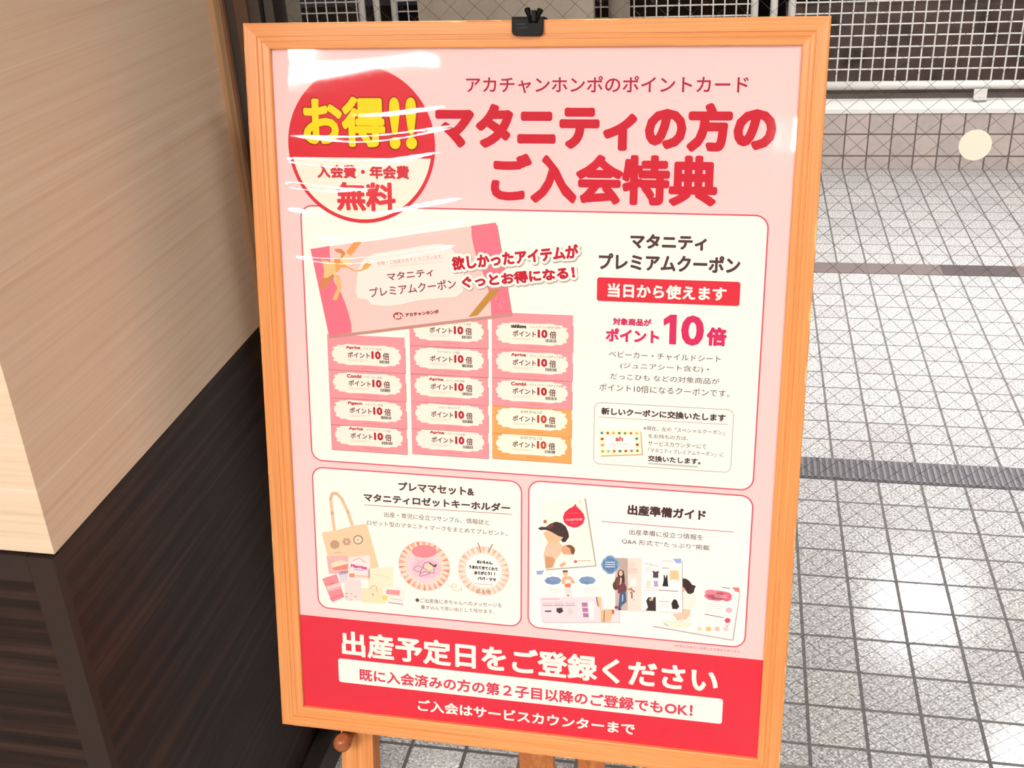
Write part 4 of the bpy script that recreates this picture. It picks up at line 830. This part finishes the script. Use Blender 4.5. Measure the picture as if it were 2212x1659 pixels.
P('guide_picture','84b0e0',8,[(408.7,590.3),(408.3,592.8),(406.9,594.8),(404.8,596),(402.5,596.2),(400.4,595.4),(398.9,593.6),(398.3,591.3),(398.8,588.9),(400.2,586.9),(402.2,585.6),(404.6,585.4),(406.7,586.3),(408.1,588)])
P('guide_picture','84b0e0',8,[(407.1,594.2),(406.7,596.6),(405.3,598.6),(403.2,599.9),(400.9,600.1),(398.8,599.2),(397.3,597.5),(396.8,595.1),(397.2,592.7),(398.6,590.7),(400.7,589.5),(403,589.3),(405.1,590.1),(406.6,591.9)])
P('guide_picture','84b0e0',8,[(403.1,596.1),(402.7,598.5),(401.3,600.5),(399.2,601.8),(396.9,602),(394.8,601.1),(393.3,599.4),(392.7,597),(393.2,594.6),(394.6,592.6),(396.7,591.4),(399,591.2),(401.1,592),(402.6,593.8)])
P('guide_picture','84b0e0',8,[(399.1,594.9),(398.6,597.3),(397.2,599.4),(395.1,600.6),(392.8,600.8),(390.7,600),(389.2,598.2),(388.7,595.9),(389.1,593.5),(390.5,591.4),(392.6,590.2),(394.9,590),(397,590.9),(398.5,592.6)])
P('guide_picture','84b0e0',8,[(397.3,591.4),(396.8,593.8),(395.4,595.8),(393.4,597.1),(391.1,597.3),(388.9,596.4),(387.5,594.7),(386.9,592.3),(387.4,589.9),(388.8,587.9),(390.8,586.7),(393.1,586.5),(395.2,587.3),(396.7,589.1)])
P('guide_picture','84b0e0',8,[(398.9,587.5),(398.4,589.9),(397,592),(395,593.2),(392.6,593.4),(390.5,592.6),(389,590.8),(388.5,588.5),(388.9,586.1),(390.3,584),(392.4,582.8),(394.7,582.6),(396.8,583.5),(398.3,585.2)])
P('guide_picture','84b0e0',8,[(402.9,585.6),(402.4,588),(401,590.1),(399,591.3),(396.7,591.5),(394.5,590.7),(393.1,588.9),(392.5,586.6),(393,584.2),(394.4,582.2),(396.4,580.9),(398.7,580.7),(400.8,581.6),(402.3,583.3)])
P('guide_picture','84b0e0',8,[(406.9,586.8),(406.5,589.2),(405.1,591.2),(403,592.5),(400.7,592.7),(398.6,591.8),(397.1,590),(396.6,587.7),(397,585.3),(398.4,583.3),(400.5,582.1),(402.8,581.9),(404.9,582.7),(406.4,584.5)])
P('guide_picture','84b0e0',8,[(402.5,581.8),(402,583.2),(400.7,584.5),(398.8,585.2),(396.6,585.4),(394.6,585),(393.3,584),(392.7,582.7),(393.2,581.3),(394.5,580.1),(396.5,579.3),(398.6,579.1),(400.6,579.6),(402,580.5)])
P('guide_picture','8ea8e2',8,[(402.9,600),(402.5,601.4),(401.1,602.6),(399.2,603.4),(397,603.6),(395,603.2),(393.7,602.2),(393.1,600.9),(393.6,599.5),(394.9,598.2),(396.9,597.4),(399,597.2),(401,597.7),(402.4,598.6)])
S('guide_picture','dce8fa',9,1.2,[(392.2,588.7),(403.3,587.7)])
S('guide_picture','dce8fa',9,1.2,[(392.3,591.5),(403.3,590.5)])
S('guide_picture','dce8fa',9,1.2,[(392.3,594.3),(403.4,593.3)])
S('guide_picture','e0b0a4',8,0.5,[(417.2,587.1),(426.8,586.3)])
S('guide_picture','e0b0a4',8,0.5,[(417.2,589.2),(426.9,588.4)])
S('guide_picture','e0b0a4',8,0.5,[(417.3,591.3),(427,590.4)])
P('guide_picture','f9cfc4',8,[(419,593.3),(429.9,592.6),(430.8,599.5),(419.8,600.9)])
P('guide_picture','feeee6',8,[(422.2,606.6),(429.7,605.9),(430,615.7),(422.8,616.4)])
P('guide_picture','4a2824',9,[(407.5,599.6),(409.3,596.9),(411.9,596.3),(414.2,598.2),(415.4,605.1),(415.9,612.1),(411.7,614.6),(409.7,612),(406.9,603.1)])
P('guide_picture','f3c0a4',10,[(413.2,600.8),(413.1,602.2),(412.6,603.4),(411.8,604.3),(411,604.6),(410.1,604.4),(409.3,603.7),(408.7,602.6),(408.5,601.2),(408.7,599.8),(409.2,598.6),(409.9,597.7),(410.8,597.4),(411.7,597.5),(412.5,598.3),(413,599.4)])
P('guide_picture','77404a',9,[(405.3,606.1),(410.2,605.6),(412.9,608.9),(416.3,614.2),(418.4,619.6),(417.2,625.4),(408.1,627.3),(407.3,617.8),(403.9,612.5)])
P('guide_picture','5f3a38',10,[(409.1,617),(408.9,619),(408.3,620.9),(407.3,622.3),(406.1,623.2),(404.8,623.3),(403.5,622.7),(402.5,621.4),(401.8,619.7),(401.5,617.7),(401.7,615.6),(402.3,613.8),(403.3,612.3),(404.5,611.5),(405.8,611.4),(407,612),(408.1,613.2),(408.8,614.9)])
P('guide_picture','6e4a3c',11,[(403.8,610.4),(406.3,606),(409.6,606.4),(411.7,611.8),(409.9,617.6),(406.6,618.6)])
P('guide_picture','f3c0a4',12,[(410.5,605.6),(412.5,607.5),(411.7,614.6),(409.8,616.2),(410.3,610.5)])
P('guide_picture','4c6088',10,[(410.1,626.7),(417.2,623.9),(418.5,637.3),(413.7,642),(411.2,646.5),(408.9,646),(409.7,638.8)])
P('guide_picture','a8c0e0',11,[(413.1,628.6),(414.7,628.4),(414.6,636.2),(413,637.8)])
P('guide_picture','8c5468',11,[(408.9,645.3),(408.6,646.3),(407.8,647.2),(406.7,647.5),(405.5,647.4),(404.7,646.7),(404.3,645.8),(404.6,644.7),(405.4,643.9),(406.6,643.6),(407.7,643.7),(408.6,644.4)])
P('guide_picture','4a3a52',11,[(412.6,647.1),(412.3,647.9),(411.6,648.5),(410.6,648.9),(409.7,648.7),(408.9,648.2),(408.6,647.5),(408.9,646.7),(409.6,646),(410.6,645.7),(411.6,645.8),(412.3,646.3)])
P('guide_picture','b07a66',9,[(423.2,620.5),(422.9,621.4),(422,621.9),(420.9,621.9),(420.2,621.3),(420.2,620.4),(420.8,619.7),(421.9,619.4),(422.8,619.8)])
P('guide_picture','b07a66',9,[(425.3,624.6),(424.9,625.4),(424,625.9),(423,625.9),(422.3,625.3),(422.2,624.4),(422.9,623.7),(424,623.5),(424.9,623.8)])
P('guide_picture','b07a66',9,[(426.5,621.6),(426.2,622.5),(425.2,623),(424.2,623),(423.5,622.4),(423.5,621.5),(424.1,620.8),(425.2,620.5),(426.1,620.9)])
P('guide_picture','b07a66',9,[(428.5,622.9),(428.1,623.7),(427.2,624.2),(426.2,624.2),(425.5,623.6),(425.4,622.7),(426.1,622),(427.2,621.7),(428.1,622.1)])
P('guide_picture','b07a66',9,[(425.1,619.7),(424.8,620.5),(423.9,621),(422.8,621),(422.1,620.4),(422.1,619.5),(422.8,618.8),(423.8,618.5),(424.8,618.9)])
S('guide_picture','7d4c40',9,1.6,[(424.7,625.3),(424.9,631.7)])
P('guide_picture','d0907c',9,[(428.3,633.5),(428.1,634.3),(427.6,634.7),(427,634.4),(426.8,633.6),(427,632.8),(427.5,632.4),(428.1,632.7)])
P('guide_picture','c4a6a0',6,[(435,576.9),(482.6,578.8),(486.2,646.1),(453.7,646.5),(437.2,648.2)])
P('guide_picture','fffaf4',7,[(434.7,576.2),(481.9,578.2),(485.3,645.5),(453.7,646.2),(436.8,647.5)])
P('guide_picture','9cb0e0',8,[(471.1,577.1),(481.2,575.9),(481.1,582.1),(475.8,582.2)])
S('guide_picture','f0c0a0',8,0.8,[(459.5,580.6),(470.9,580.2)])
S('guide_picture','c8a8a0',8,0.7,[(438.2,586.3),(447.2,586.2)])
S('guide_picture','c8a8a0',8,0.6,[(444.7,587.9),(455.9,587.5)])
S('guide_picture','e6b8ac',8,0.4,[(439,591.1),(446.7,590.7)])
S('guide_picture','e6b8ac',8,0.4,[(439.1,592.8),(450,592.1)])
S('guide_picture','e6b8ac',8,0.4,[(439.1,594.5),(446.8,594.1)])
S('guide_picture','e6b8ac',8,0.4,[(439.2,596.3),(450.1,595.6)])
S('guide_picture','c98a84',8,0.9,[(459.5,589.8),(467.1,589.3)])
P('guide_picture','57424a',8,[(448.1,595.1),(450,594.2),(452,595.8),(454.2,593.9),(456.1,595.1),(455.1,597.2),(455.4,602.8),(449,603.2),(449.2,597.8)])
P('guide_picture','2a1c20',8,[(461.4,598.8),(462.7,598.6),(463.8,602.7),(464.9,598.3),(466,598.3),(466.4,605.2),(467.5,612.8),(460.6,613.1),(461.8,605)])
P('guide_picture','fbd3a4',8,[(468.2,594),(469.8,591.7),(477.4,591),(479.4,594.3),(480.1,604),(478.5,604.1),(477.2,602.8),(470.2,603.8),(468.7,605.4)])
S('guide_picture','f0b080',9,0.5,[(471.1,593),(471.1,603.1)])
S('guide_picture','f0b080',9,0.5,[(472.5,592.9),(472.7,602.9)])
S('guide_picture','f0b080',9,0.5,[(473.9,592.7),(474.2,602.8)])
S('guide_picture','f0b080',9,0.5,[(475.3,592.6),(475.7,602.6)])
S('guide_picture','f0b080',9,0.5,[(476.7,592.5),(477.2,602.5)])
P('guide_picture','f9e2d0',8,[(441.4,607.6),(446.3,606.8),(446.8,614.8),(441.4,615.3)])
P('guide_picture','bda4c8',8,[(449.8,607.5),(455.2,606.6),(455.1,610.5),(456.1,613.9),(450.4,614.6),(450.7,610.9)])
S('guide_picture','d9b0ac',8,0.5,[(439.8,616.9),(455.2,616.1)])
S('guide_picture','d9b0ac',8,0.5,[(439.9,620),(455.4,619.2)])
S('guide_picture','a08a8c',8,1.0,[(456.6,618.4),(479,617.9)])
P('guide_picture','3a2c26',8,[(441.9,633.5),(444.7,628.7),(447.9,628.7),(449.4,633.5),(450.5,628.1),(453.1,627.5),(454,645.8),(441.7,646.3),(444.5,641.8)])
P('guide_picture','e0b090',9,[(448.5,631.5),(448.2,632.7),(447.5,633.5),(446.7,633.5),(445.9,632.9),(445.6,631.8),(445.9,630.6),(446.6,629.8),(447.4,629.7),(448.2,630.4)])
P('guide_picture','2c1e26',8,[(471.9,634.1),(473.7,629.7),(475.6,628.1),(478.2,629.6),(481.4,638.1),(479.8,639),(479.2,640.8),(473.2,641)])
S('guide_picture','ecb0a8',8,1.0,[(457.4,632.7),(468.7,632.2)])
S('guide_picture','e8d0c4',8,0.4,[(458.5,635.4),(468.8,634.8)])
S('guide_picture','e8d0c4',8,0.4,[(458.5,637.2),(468.8,636.6)])
S('guide_picture','e8d0c4',8,0.4,[(458.6,639),(468.9,638.4)])
P('guide_picture','c4aaa4',2,[(450.5,667.1),(545.1,675.3),(546.4,674.4),(551.1,612.4),(550.4,611.8),(545,673.2),(451.1,665.6)])
P('guide_picture','fffaf2',3,[(451.1,665.6),(502.2,661.4),(507,609.7),(550.2,607),(550.4,611.8),(544.7,673.9)])
P('guide_picture','3a2420',5,[(483.5,600.9),(487.9,601.1),(491.8,603.5),(495.2,608.1),(499.7,609.1),(498.2,612.7),(497.5,617.6),(493.8,620.1),(490.6,619.7),(485.9,613.2),(483.9,611.3)])
P('guide_picture','fdeee2',4,[(483.9,611.3),(487.1,613),(489.3,619.1),(497.5,618.3),(500.2,622.9),(499.6,637),(486.9,639.7),(484.9,628.6)])
P('guide_picture','f2b096',5,[(487,614.4),(486.9,616.1),(486.3,617.4),(485.4,617.9),(484.5,617.6),(483.8,616.4),(483.5,614.8),(483.7,613.1),(484.3,611.8),(485.1,611.3),(486,611.6),(486.7,612.8)])
P('guide_picture','f7c8ac',5,[(473.1,648.1),(484.6,645.5),(485.6,639.8),(495.2,640.2),(494.2,647.4),(490,653.4),(479.8,655.9),(477.1,651.9)])
P('guide_picture','fdeed8',5,[(459.9,658.7),(469.5,656.3),(497.2,656.3),(496.1,661.3),(487.8,663.6),(468.5,664.9)])
S('guide_picture','b0988c',6,1.0,[(464.5,661),(468.5,663.5)])
P('guide_picture','f07c90',5,[(539.9,617.7),(539.2,619.2),(537.3,620.6),(534.4,621.5),(531.2,621.9),(528.3,621.5),(526.3,620.5),(525.5,619.1),(526.1,617.5),(528.1,616.1),(530.9,615.2),(534.1,614.9),(537,615.3),(539.1,616.3)])
P('guide_picture','f07c90',5,[(537.7,620.2),(537,621.8),(535.1,623.2),(532.2,624.1),(529,624.4),(526.1,624),(524,623),(523.3,621.6),(523.9,620.1),(525.9,618.7),(528.7,617.7),(531.9,617.4),(534.8,617.8),(536.9,618.8)])
P('guide_picture','f07c90',5,[(532.1,621.7),(531.5,623.3),(529.5,624.7),(526.7,625.6),(523.5,625.9),(520.5,625.5),(518.5,624.6),(517.7,623.1),(518.3,621.6),(520.3,620.2),(523.2,619.3),(526.4,618.9),(529.3,619.3),(531.3,620.3)])
P('guide_picture','f07c90',5,[(526.5,621.3),(525.8,622.9),(523.9,624.3),(521,625.2),(517.8,625.5),(514.9,625.1),(512.8,624.1),(512,622.7),(512.7,621.2),(514.6,619.8),(517.5,618.8),(520.7,618.5),(523.6,618.9),(525.7,619.9)])
P('guide_picture','f07c90',5,[(524,619.2),(523.4,620.8),(521.4,622.2),(518.6,623.1),(515.3,623.4),(512.4,623),(510.3,622),(509.6,620.6),(510.2,619.1),(512.2,617.7),(515,616.7),(518.3,616.4),(521.2,616.8),(523.2,617.8)])
P('guide_picture','f07c90',5,[(526.2,616.7),(525.6,618.2),(523.6,619.6),(520.8,620.5),(517.6,620.9),(514.6,620.5),(512.6,619.5),(511.8,618.1),(512.4,616.5),(514.4,615.1),(517.3,614.2),(520.5,613.9),(523.4,614.3),(525.5,615.3)])
P('guide_picture','f07c90',5,[(531.8,615.2),(531.1,616.7),(529.2,618.1),(526.3,619),(523.1,619.3),(520.2,619),(518.1,618),(517.4,616.6),(518,615),(520,613.6),(522.8,612.7),(526,612.4),(528.9,612.8),(531,613.8)])
P('guide_picture','f07c90',5,[(537.4,615.6),(536.8,617.1),(534.8,618.5),(532,619.4),(528.8,619.8),(525.9,619.4),(523.8,618.4),(523,617),(523.7,615.4),(525.6,614),(528.5,613.1),(531.7,612.8),(534.6,613.2),(536.6,614.2)])
P('guide_picture','ee6c84',6,[(541.7,618.9),(541.4,621.2),(540.3,623.2),(538.5,624.6),(536.4,625.3),(534.2,625.1),(532.3,624),(531,622.2),(530.5,620),(530.8,617.7),(531.9,615.7),(533.7,614.2),(535.8,613.6),(538,613.8),(539.9,614.9),(541.2,616.7)])
P('guide_picture','f2889a',6,[(523.9,614.7),(523.5,616.1),(522,617.4),(519.8,618.3),(517.2,618.8),(514.5,618.8),(512.2,618.3),(510.7,617.3),(510.1,616),(510.6,614.7),(512,613.4),(514.2,612.4),(516.9,611.9),(519.5,611.9),(521.8,612.5),(523.3,613.4)])
S('guide_picture','fcd8dc',7,0.7,[(521.5,618.1),(536.7,618.1)])
S('guide_picture','fcd8dc',7,0.7,[(521.7,620.5),(536.8,620.5)])
P('guide_picture','e87c78',5,[(541.1,606.8),(549.5,606.5),(550.3,612.5),(545.7,611.9)])
S('guide_picture','6c4c50',5,0.8,[(529.9,608.1),(539.3,608.7)])
P('guide_picture','f7b8c8',5,[(542.9,635.8),(542.6,637.3),(541.6,638.7),(540.1,639.5),(538.4,639.7),(536.9,639.1),(535.8,638),(535.3,636.6),(535.6,635),(536.6,633.7),(538.1,632.9),(539.8,632.7),(541.3,633.2),(542.4,634.3)])
P('guide_picture','e2486c',6,[(541.6,649.2),(541.4,650.5),(540.7,651.6),(539.6,652.4),(538.3,652.8),(537,652.7),(535.9,652.1),(535.1,651.1),(534.8,649.9),(535,648.7),(535.7,647.5),(536.7,646.7),(538,646.4),(539.3,646.5),(540.5,647.1),(541.3,648)])
S('guide_picture','a8606c',5,0.9,[(511.3,644.2),(533.3,646.4)])
S('guide_picture','e6c8c4',5,0.4,[(512.6,630.1),(530.9,630)])
S('guide_picture','e6c8c4',5,0.4,[(512.7,632.9),(531.1,632.8)])
S('guide_picture','e6c8c4',5,0.4,[(512.9,635.7),(531.2,635.6)])
S('guide_picture','e6c8c4',5,0.4,[(513.1,640.5),(531.4,640.4)])
S('guide_picture','c08a90',5,0.7,[(536.5,654.3),(537.9,657.7),(540.3,654.6)])
P('guide_picture','f2dcc0',5,[(509.6,663.4),(509.3,665.1),(508.1,666.4),(506.6,667),(505,666.7),(503.7,665.7),(503.2,664.1),(503.6,662.5),(504.7,661.2),(506.3,660.6),(507.9,660.9),(509.1,661.9)])
P('guide_picture','f5c07c',5,[(519.8,662.4),(519.4,664),(518.3,665.3),(516.7,665.9),(515.1,665.6),(513.9,664.6),(513.4,663.1),(513.8,661.4),(514.9,660.1),(516.5,659.6),(518.1,659.8),(519.3,660.9)])
P('guide_picture','f0c4b4',5,[(529.9,661.3),(529.5,663),(528.4,664.2),(526.9,664.8),(525.3,664.6),(524.1,663.5),(523.6,662),(523.9,660.4),(525,659.1),(526.6,658.5),(528.2,658.8),(529.4,659.8)])
P('guide_picture','f7d0cc',5,[(540,660.3),(539.6,661.9),(538.5,663.2),(537,663.8),(535.4,663.5),(534.2,662.5),(533.7,660.9),(534,659.3),(535.1,658),(536.7,657.5),(538.3,657.7),(539.5,658.7)])
FOOTER(696.7)
T('footer_band','出産予定日をご登録ください',55.1,712.8,475.8,35.4,-0.0092,'fff6ea',1.25,3)
R('footer_band',49.4,753,538,786.8,3.5,'fff8ee',None,0,2)
T('footer_band','既に入会済みの方の第２子目以降のご登録でもOK！',77.4,764,425.1,17.6,-0.0110,'dd3c52',0.55,3)
T('footer_band','ご入会はサービスカウンターまで',155,799.1,278.5,16.6,-0.0152,'fff6ea',0.55,3)
T('footnote_lettering','※名称は予告なく変更になる場合があります。',477.1,687.1,79.1,3.3,-0.0110,'c8586c',0.05,3)

bpy.data.objects.remove(_fo); bpy.data.curves.remove(_fc)
sheet = B().box(-0.0028, -PH / 1000 - 0.0028, -0.0024, PW / 1000 + 0.0028, 0.0028, 0.0).done('poster_sheet', ink('fbcfcd'), fp)
PART_LABEL = {'headline_lettering': 'red headline lettering on pink', 'discount_badge': 'round red badge with yellow lettering', 'footer_band': 'red band with white lettering', 'coupon_panel': 'large white rounded panel', 'gift_panel': 'white rounded panel with the gift set text', 'guide_panel': 'white rounded panel with the guide text', 'coupon_booklet': 'tilted pink booklet with a gold bow', 'callout_lettering': 'tilted red lettering outlined in white'}
for g in ORDER:
    a = ART[g]; me = bpy.data.meshes.new(g); me.from_pydata(a['v'], [], a['f'])
    o = link(g.split('.')[0], me, a['mats'], sheet); me.polygons.foreach_set('material_index', a['m']); me.update()
    if g in PART_LABEL: o['label'] = PART_LABEL[g]

# clear plastic film over the print, slightly wavy at the upper left
def film():
    nu, nv = 90, 330; vs_, fs = [], []
    for j in range(nv + 1):
        v = PH * j / nv
        for i in range(nu + 1):
            u = PW * i / nu
            ev = math.exp(-((u - 95) / 150.0) ** 6) * math.exp(-((v - 160) / 105.0) ** 6)
            wl_ = 24.0 + 2.0 * math.sin(u * 0.011 + 0.6); ph = 6.28318 * (v + 0.035 * u + 2.0 * math.sin(u * 0.03 + v * 0.012) + 5.0 * math.sin(v * 0.021)) / wl_
            z = 3.1 + ev * 1.9 * max(0.0, v - 25) * 0.00044 * wl_ / 6.28318 * math.sin(ph) * (0.9 + 0.25 * math.sin(u * 0.023 + v * 0.05))
            z += 0.10 * math.sin(u * 0.02 + v * 0.007) + 0.08 * math.sin(v * 0.018 - u * 0.006)
            z += 0.0065 * (85 - u) / 85 * (v - 35) * math.exp(-((v - 20) / 40.0) ** 4) * math.exp(-(max(0, u - 60) / 140.0) ** 4)
            e = min(u, PW - u, v, PH - v); z = 3.1 + (z - 3.1) * min(1, e / 14)
            vs_.append((u / 1000, -v / 1000, z / 1000))
    for j in range(nv):
        for i in range(nu):
            a = j * (nu + 1) + i; fs.append((a, a + nu + 1, a + nu + 2, a + 1))
    me = bpy.data.meshes.new('cover_film'); me.from_pydata(vs_, [], fs); me.polygons.foreach_set('use_smooth', [True] * len(fs)); me.update()
    return link('cover_film', me, M_FILM, fp)
tag(film(), 'clear glossy plastic film')

# ------------------------------------------------------------------ easel (in the tilt of the poster: local x = u, y = -v, z = out)
FL = 1.2926                                   # v at which the legs meet the floor
ez = empty('easel'); ez.matrix_world = PM.copy(); tag(ez, 'pine easel holding up the framed poster, seen below its frame', 'easel')
def inplane(b, name, m): return b.done(name, m, ez)
legM = wood('pine_front_leg', 'cf7a3e', 'e08e4c', 'eca264', 1, 0.4, 1.0, 'Object', 0.1)
inplane(B().box(0.0430, -FL + 0.006, -0.042, 0.0870, 0.012, -0.015), 'leg', legM)
inplane(B().box(0.4950, -FL + 0.006, -0.042, 0.5390, 0.012, -0.015), 'leg', legM)
inplane(B().box(0.0870, -0.04, -0.040, 0.4950, 0.0, -0.017), 'crossbar', legM)
for u in (0.0560, 0.5260):
    pg = B().lathe((u, -0.8665, -0.042), (0, 0, 1), [(0, 0.008), (0.046, 0.008), (0.048, 0.0105), (0.055, 0.0118), (0.062, 0.0105), (0.066, 0.007), (0.0675, 0.0)], 24)
    o = inplane(pg, 'support_peg', M_KNOB); o['label'] = 'brown turned wooden peg'
# rear legs spread back to the floor
inv = PM.inverted()
def rear(x0, x1):
    b = B(); top = Vector(((x0 + x1) / 2, 1.262, 1.22)); yb = 1.322
    for zz, y in ((0.0, yb), (1.22, 1.262)):
        pass
    d = 0.020
    vv = [(x0, yb, 0), (x1, yb, 0), (x1, yb + d, 0), (x0, yb + d, 0), (x0, 1.255, 1.22), (x1, 1.255, 1.22), (x1, 1.255 + d, 1.22), (x0, 1.255 + d, 1.22)]
    V = [b.bm.verts.new(inv @ Vector(p)) for p in vv]
    for f in ((0, 3, 2, 1), (4, 5, 6, 7), (0, 1, 5, 4), (1, 2, 6, 5), (2, 3, 7, 6), (3, 0, 4, 7)): b.bm.faces.new([V[i] for i in f])
    return inplane(b, 'rear_leg', M_LEG2)
M_LEG2 = wood('pine_rear_leg', 'c86e36', 'e08a4c', 'ec9c60', 1, 0.4, 1.0, 'Object', 0.1)
rear(-0.3085, -0.2525); rear(-0.2118, -0.1702)

# ------------------------------------------------------------------ black clip on the top edge
cl = empty('clip'); cl.matrix_world = PM @ Matrix.Translation((0.297, 0.0285, 0.0085)); tag(cl, 'black plastic clip gripping the top edge of the poster frame', 'clip')
b = B(); b.poly([(-0.0169, 0.0012), (-0.0170, -0.013), (-0.0155, -0.0162), (-0.0125, -0.0172), (0.0125, -0.0175), (0.0155, -0.0165), (0.0168, -0.013), (0.0170, 0.0005)], 0.0045, Matrix.Translation((0, 0, 0.0003)))
b.bevel(0.0006, 2); b.done('clip_body', M_BLACK, cl)
B().poly([(-0.0169, 0.0012), (-0.0169, -0.012), (0.0169, -0.012), (0.0169, 0.0012)], 0.003, Matrix.Translation((0, 0, -0.0251))).done('back_jaw', M_BLACK, cl)
B().box(-0.0169, 0.0004, -0.0225, 0.0169, 0.0022, 0.004).done('bridge', M_BLACK, cl)
for (xa, ya, xb, yb, r) in ((0.004, -0.004, -0.0005, 0.0110, 0.0026), (0.0085, -0.004, 0.0145, 0.0100, 0.0026)):
    d = Vector((xb - xa, yb - ya, 0)); b = B(); b.lathe((xa, ya, 0.0055), d, [(0, r * 0.8), (d.length * 0.5, r * 0.85), (d.length * 0.8, r * 1.25), (d.length * 0.97, r * 1.15), (d.length, r * 0.5)], 14); b.done('wing', M_BLACK, cl)
b = B(); b.box(0.0045, -0.003, 0.0035, 0.0098, 0.0085, 0.0075); b.bevel(0.0008, 2); b.done('latch', M_BLACK, cl)
b = B(); gm = mat('clip_print', '4a4a4c', 0.5)
for k in range(8): b.box(-0.0120 + k * 0.0013, -0.0056, 0.0048, -0.0112 + k * 0.0013, -0.0049, 0.00495)
for k in range(5): b.box(-0.0100 + k * 0.0022, -0.0098, 0.0048, -0.0096 + k * 0.0022, -0.0078, 0.00495)
b.done('clip_lettering', gm, cl)
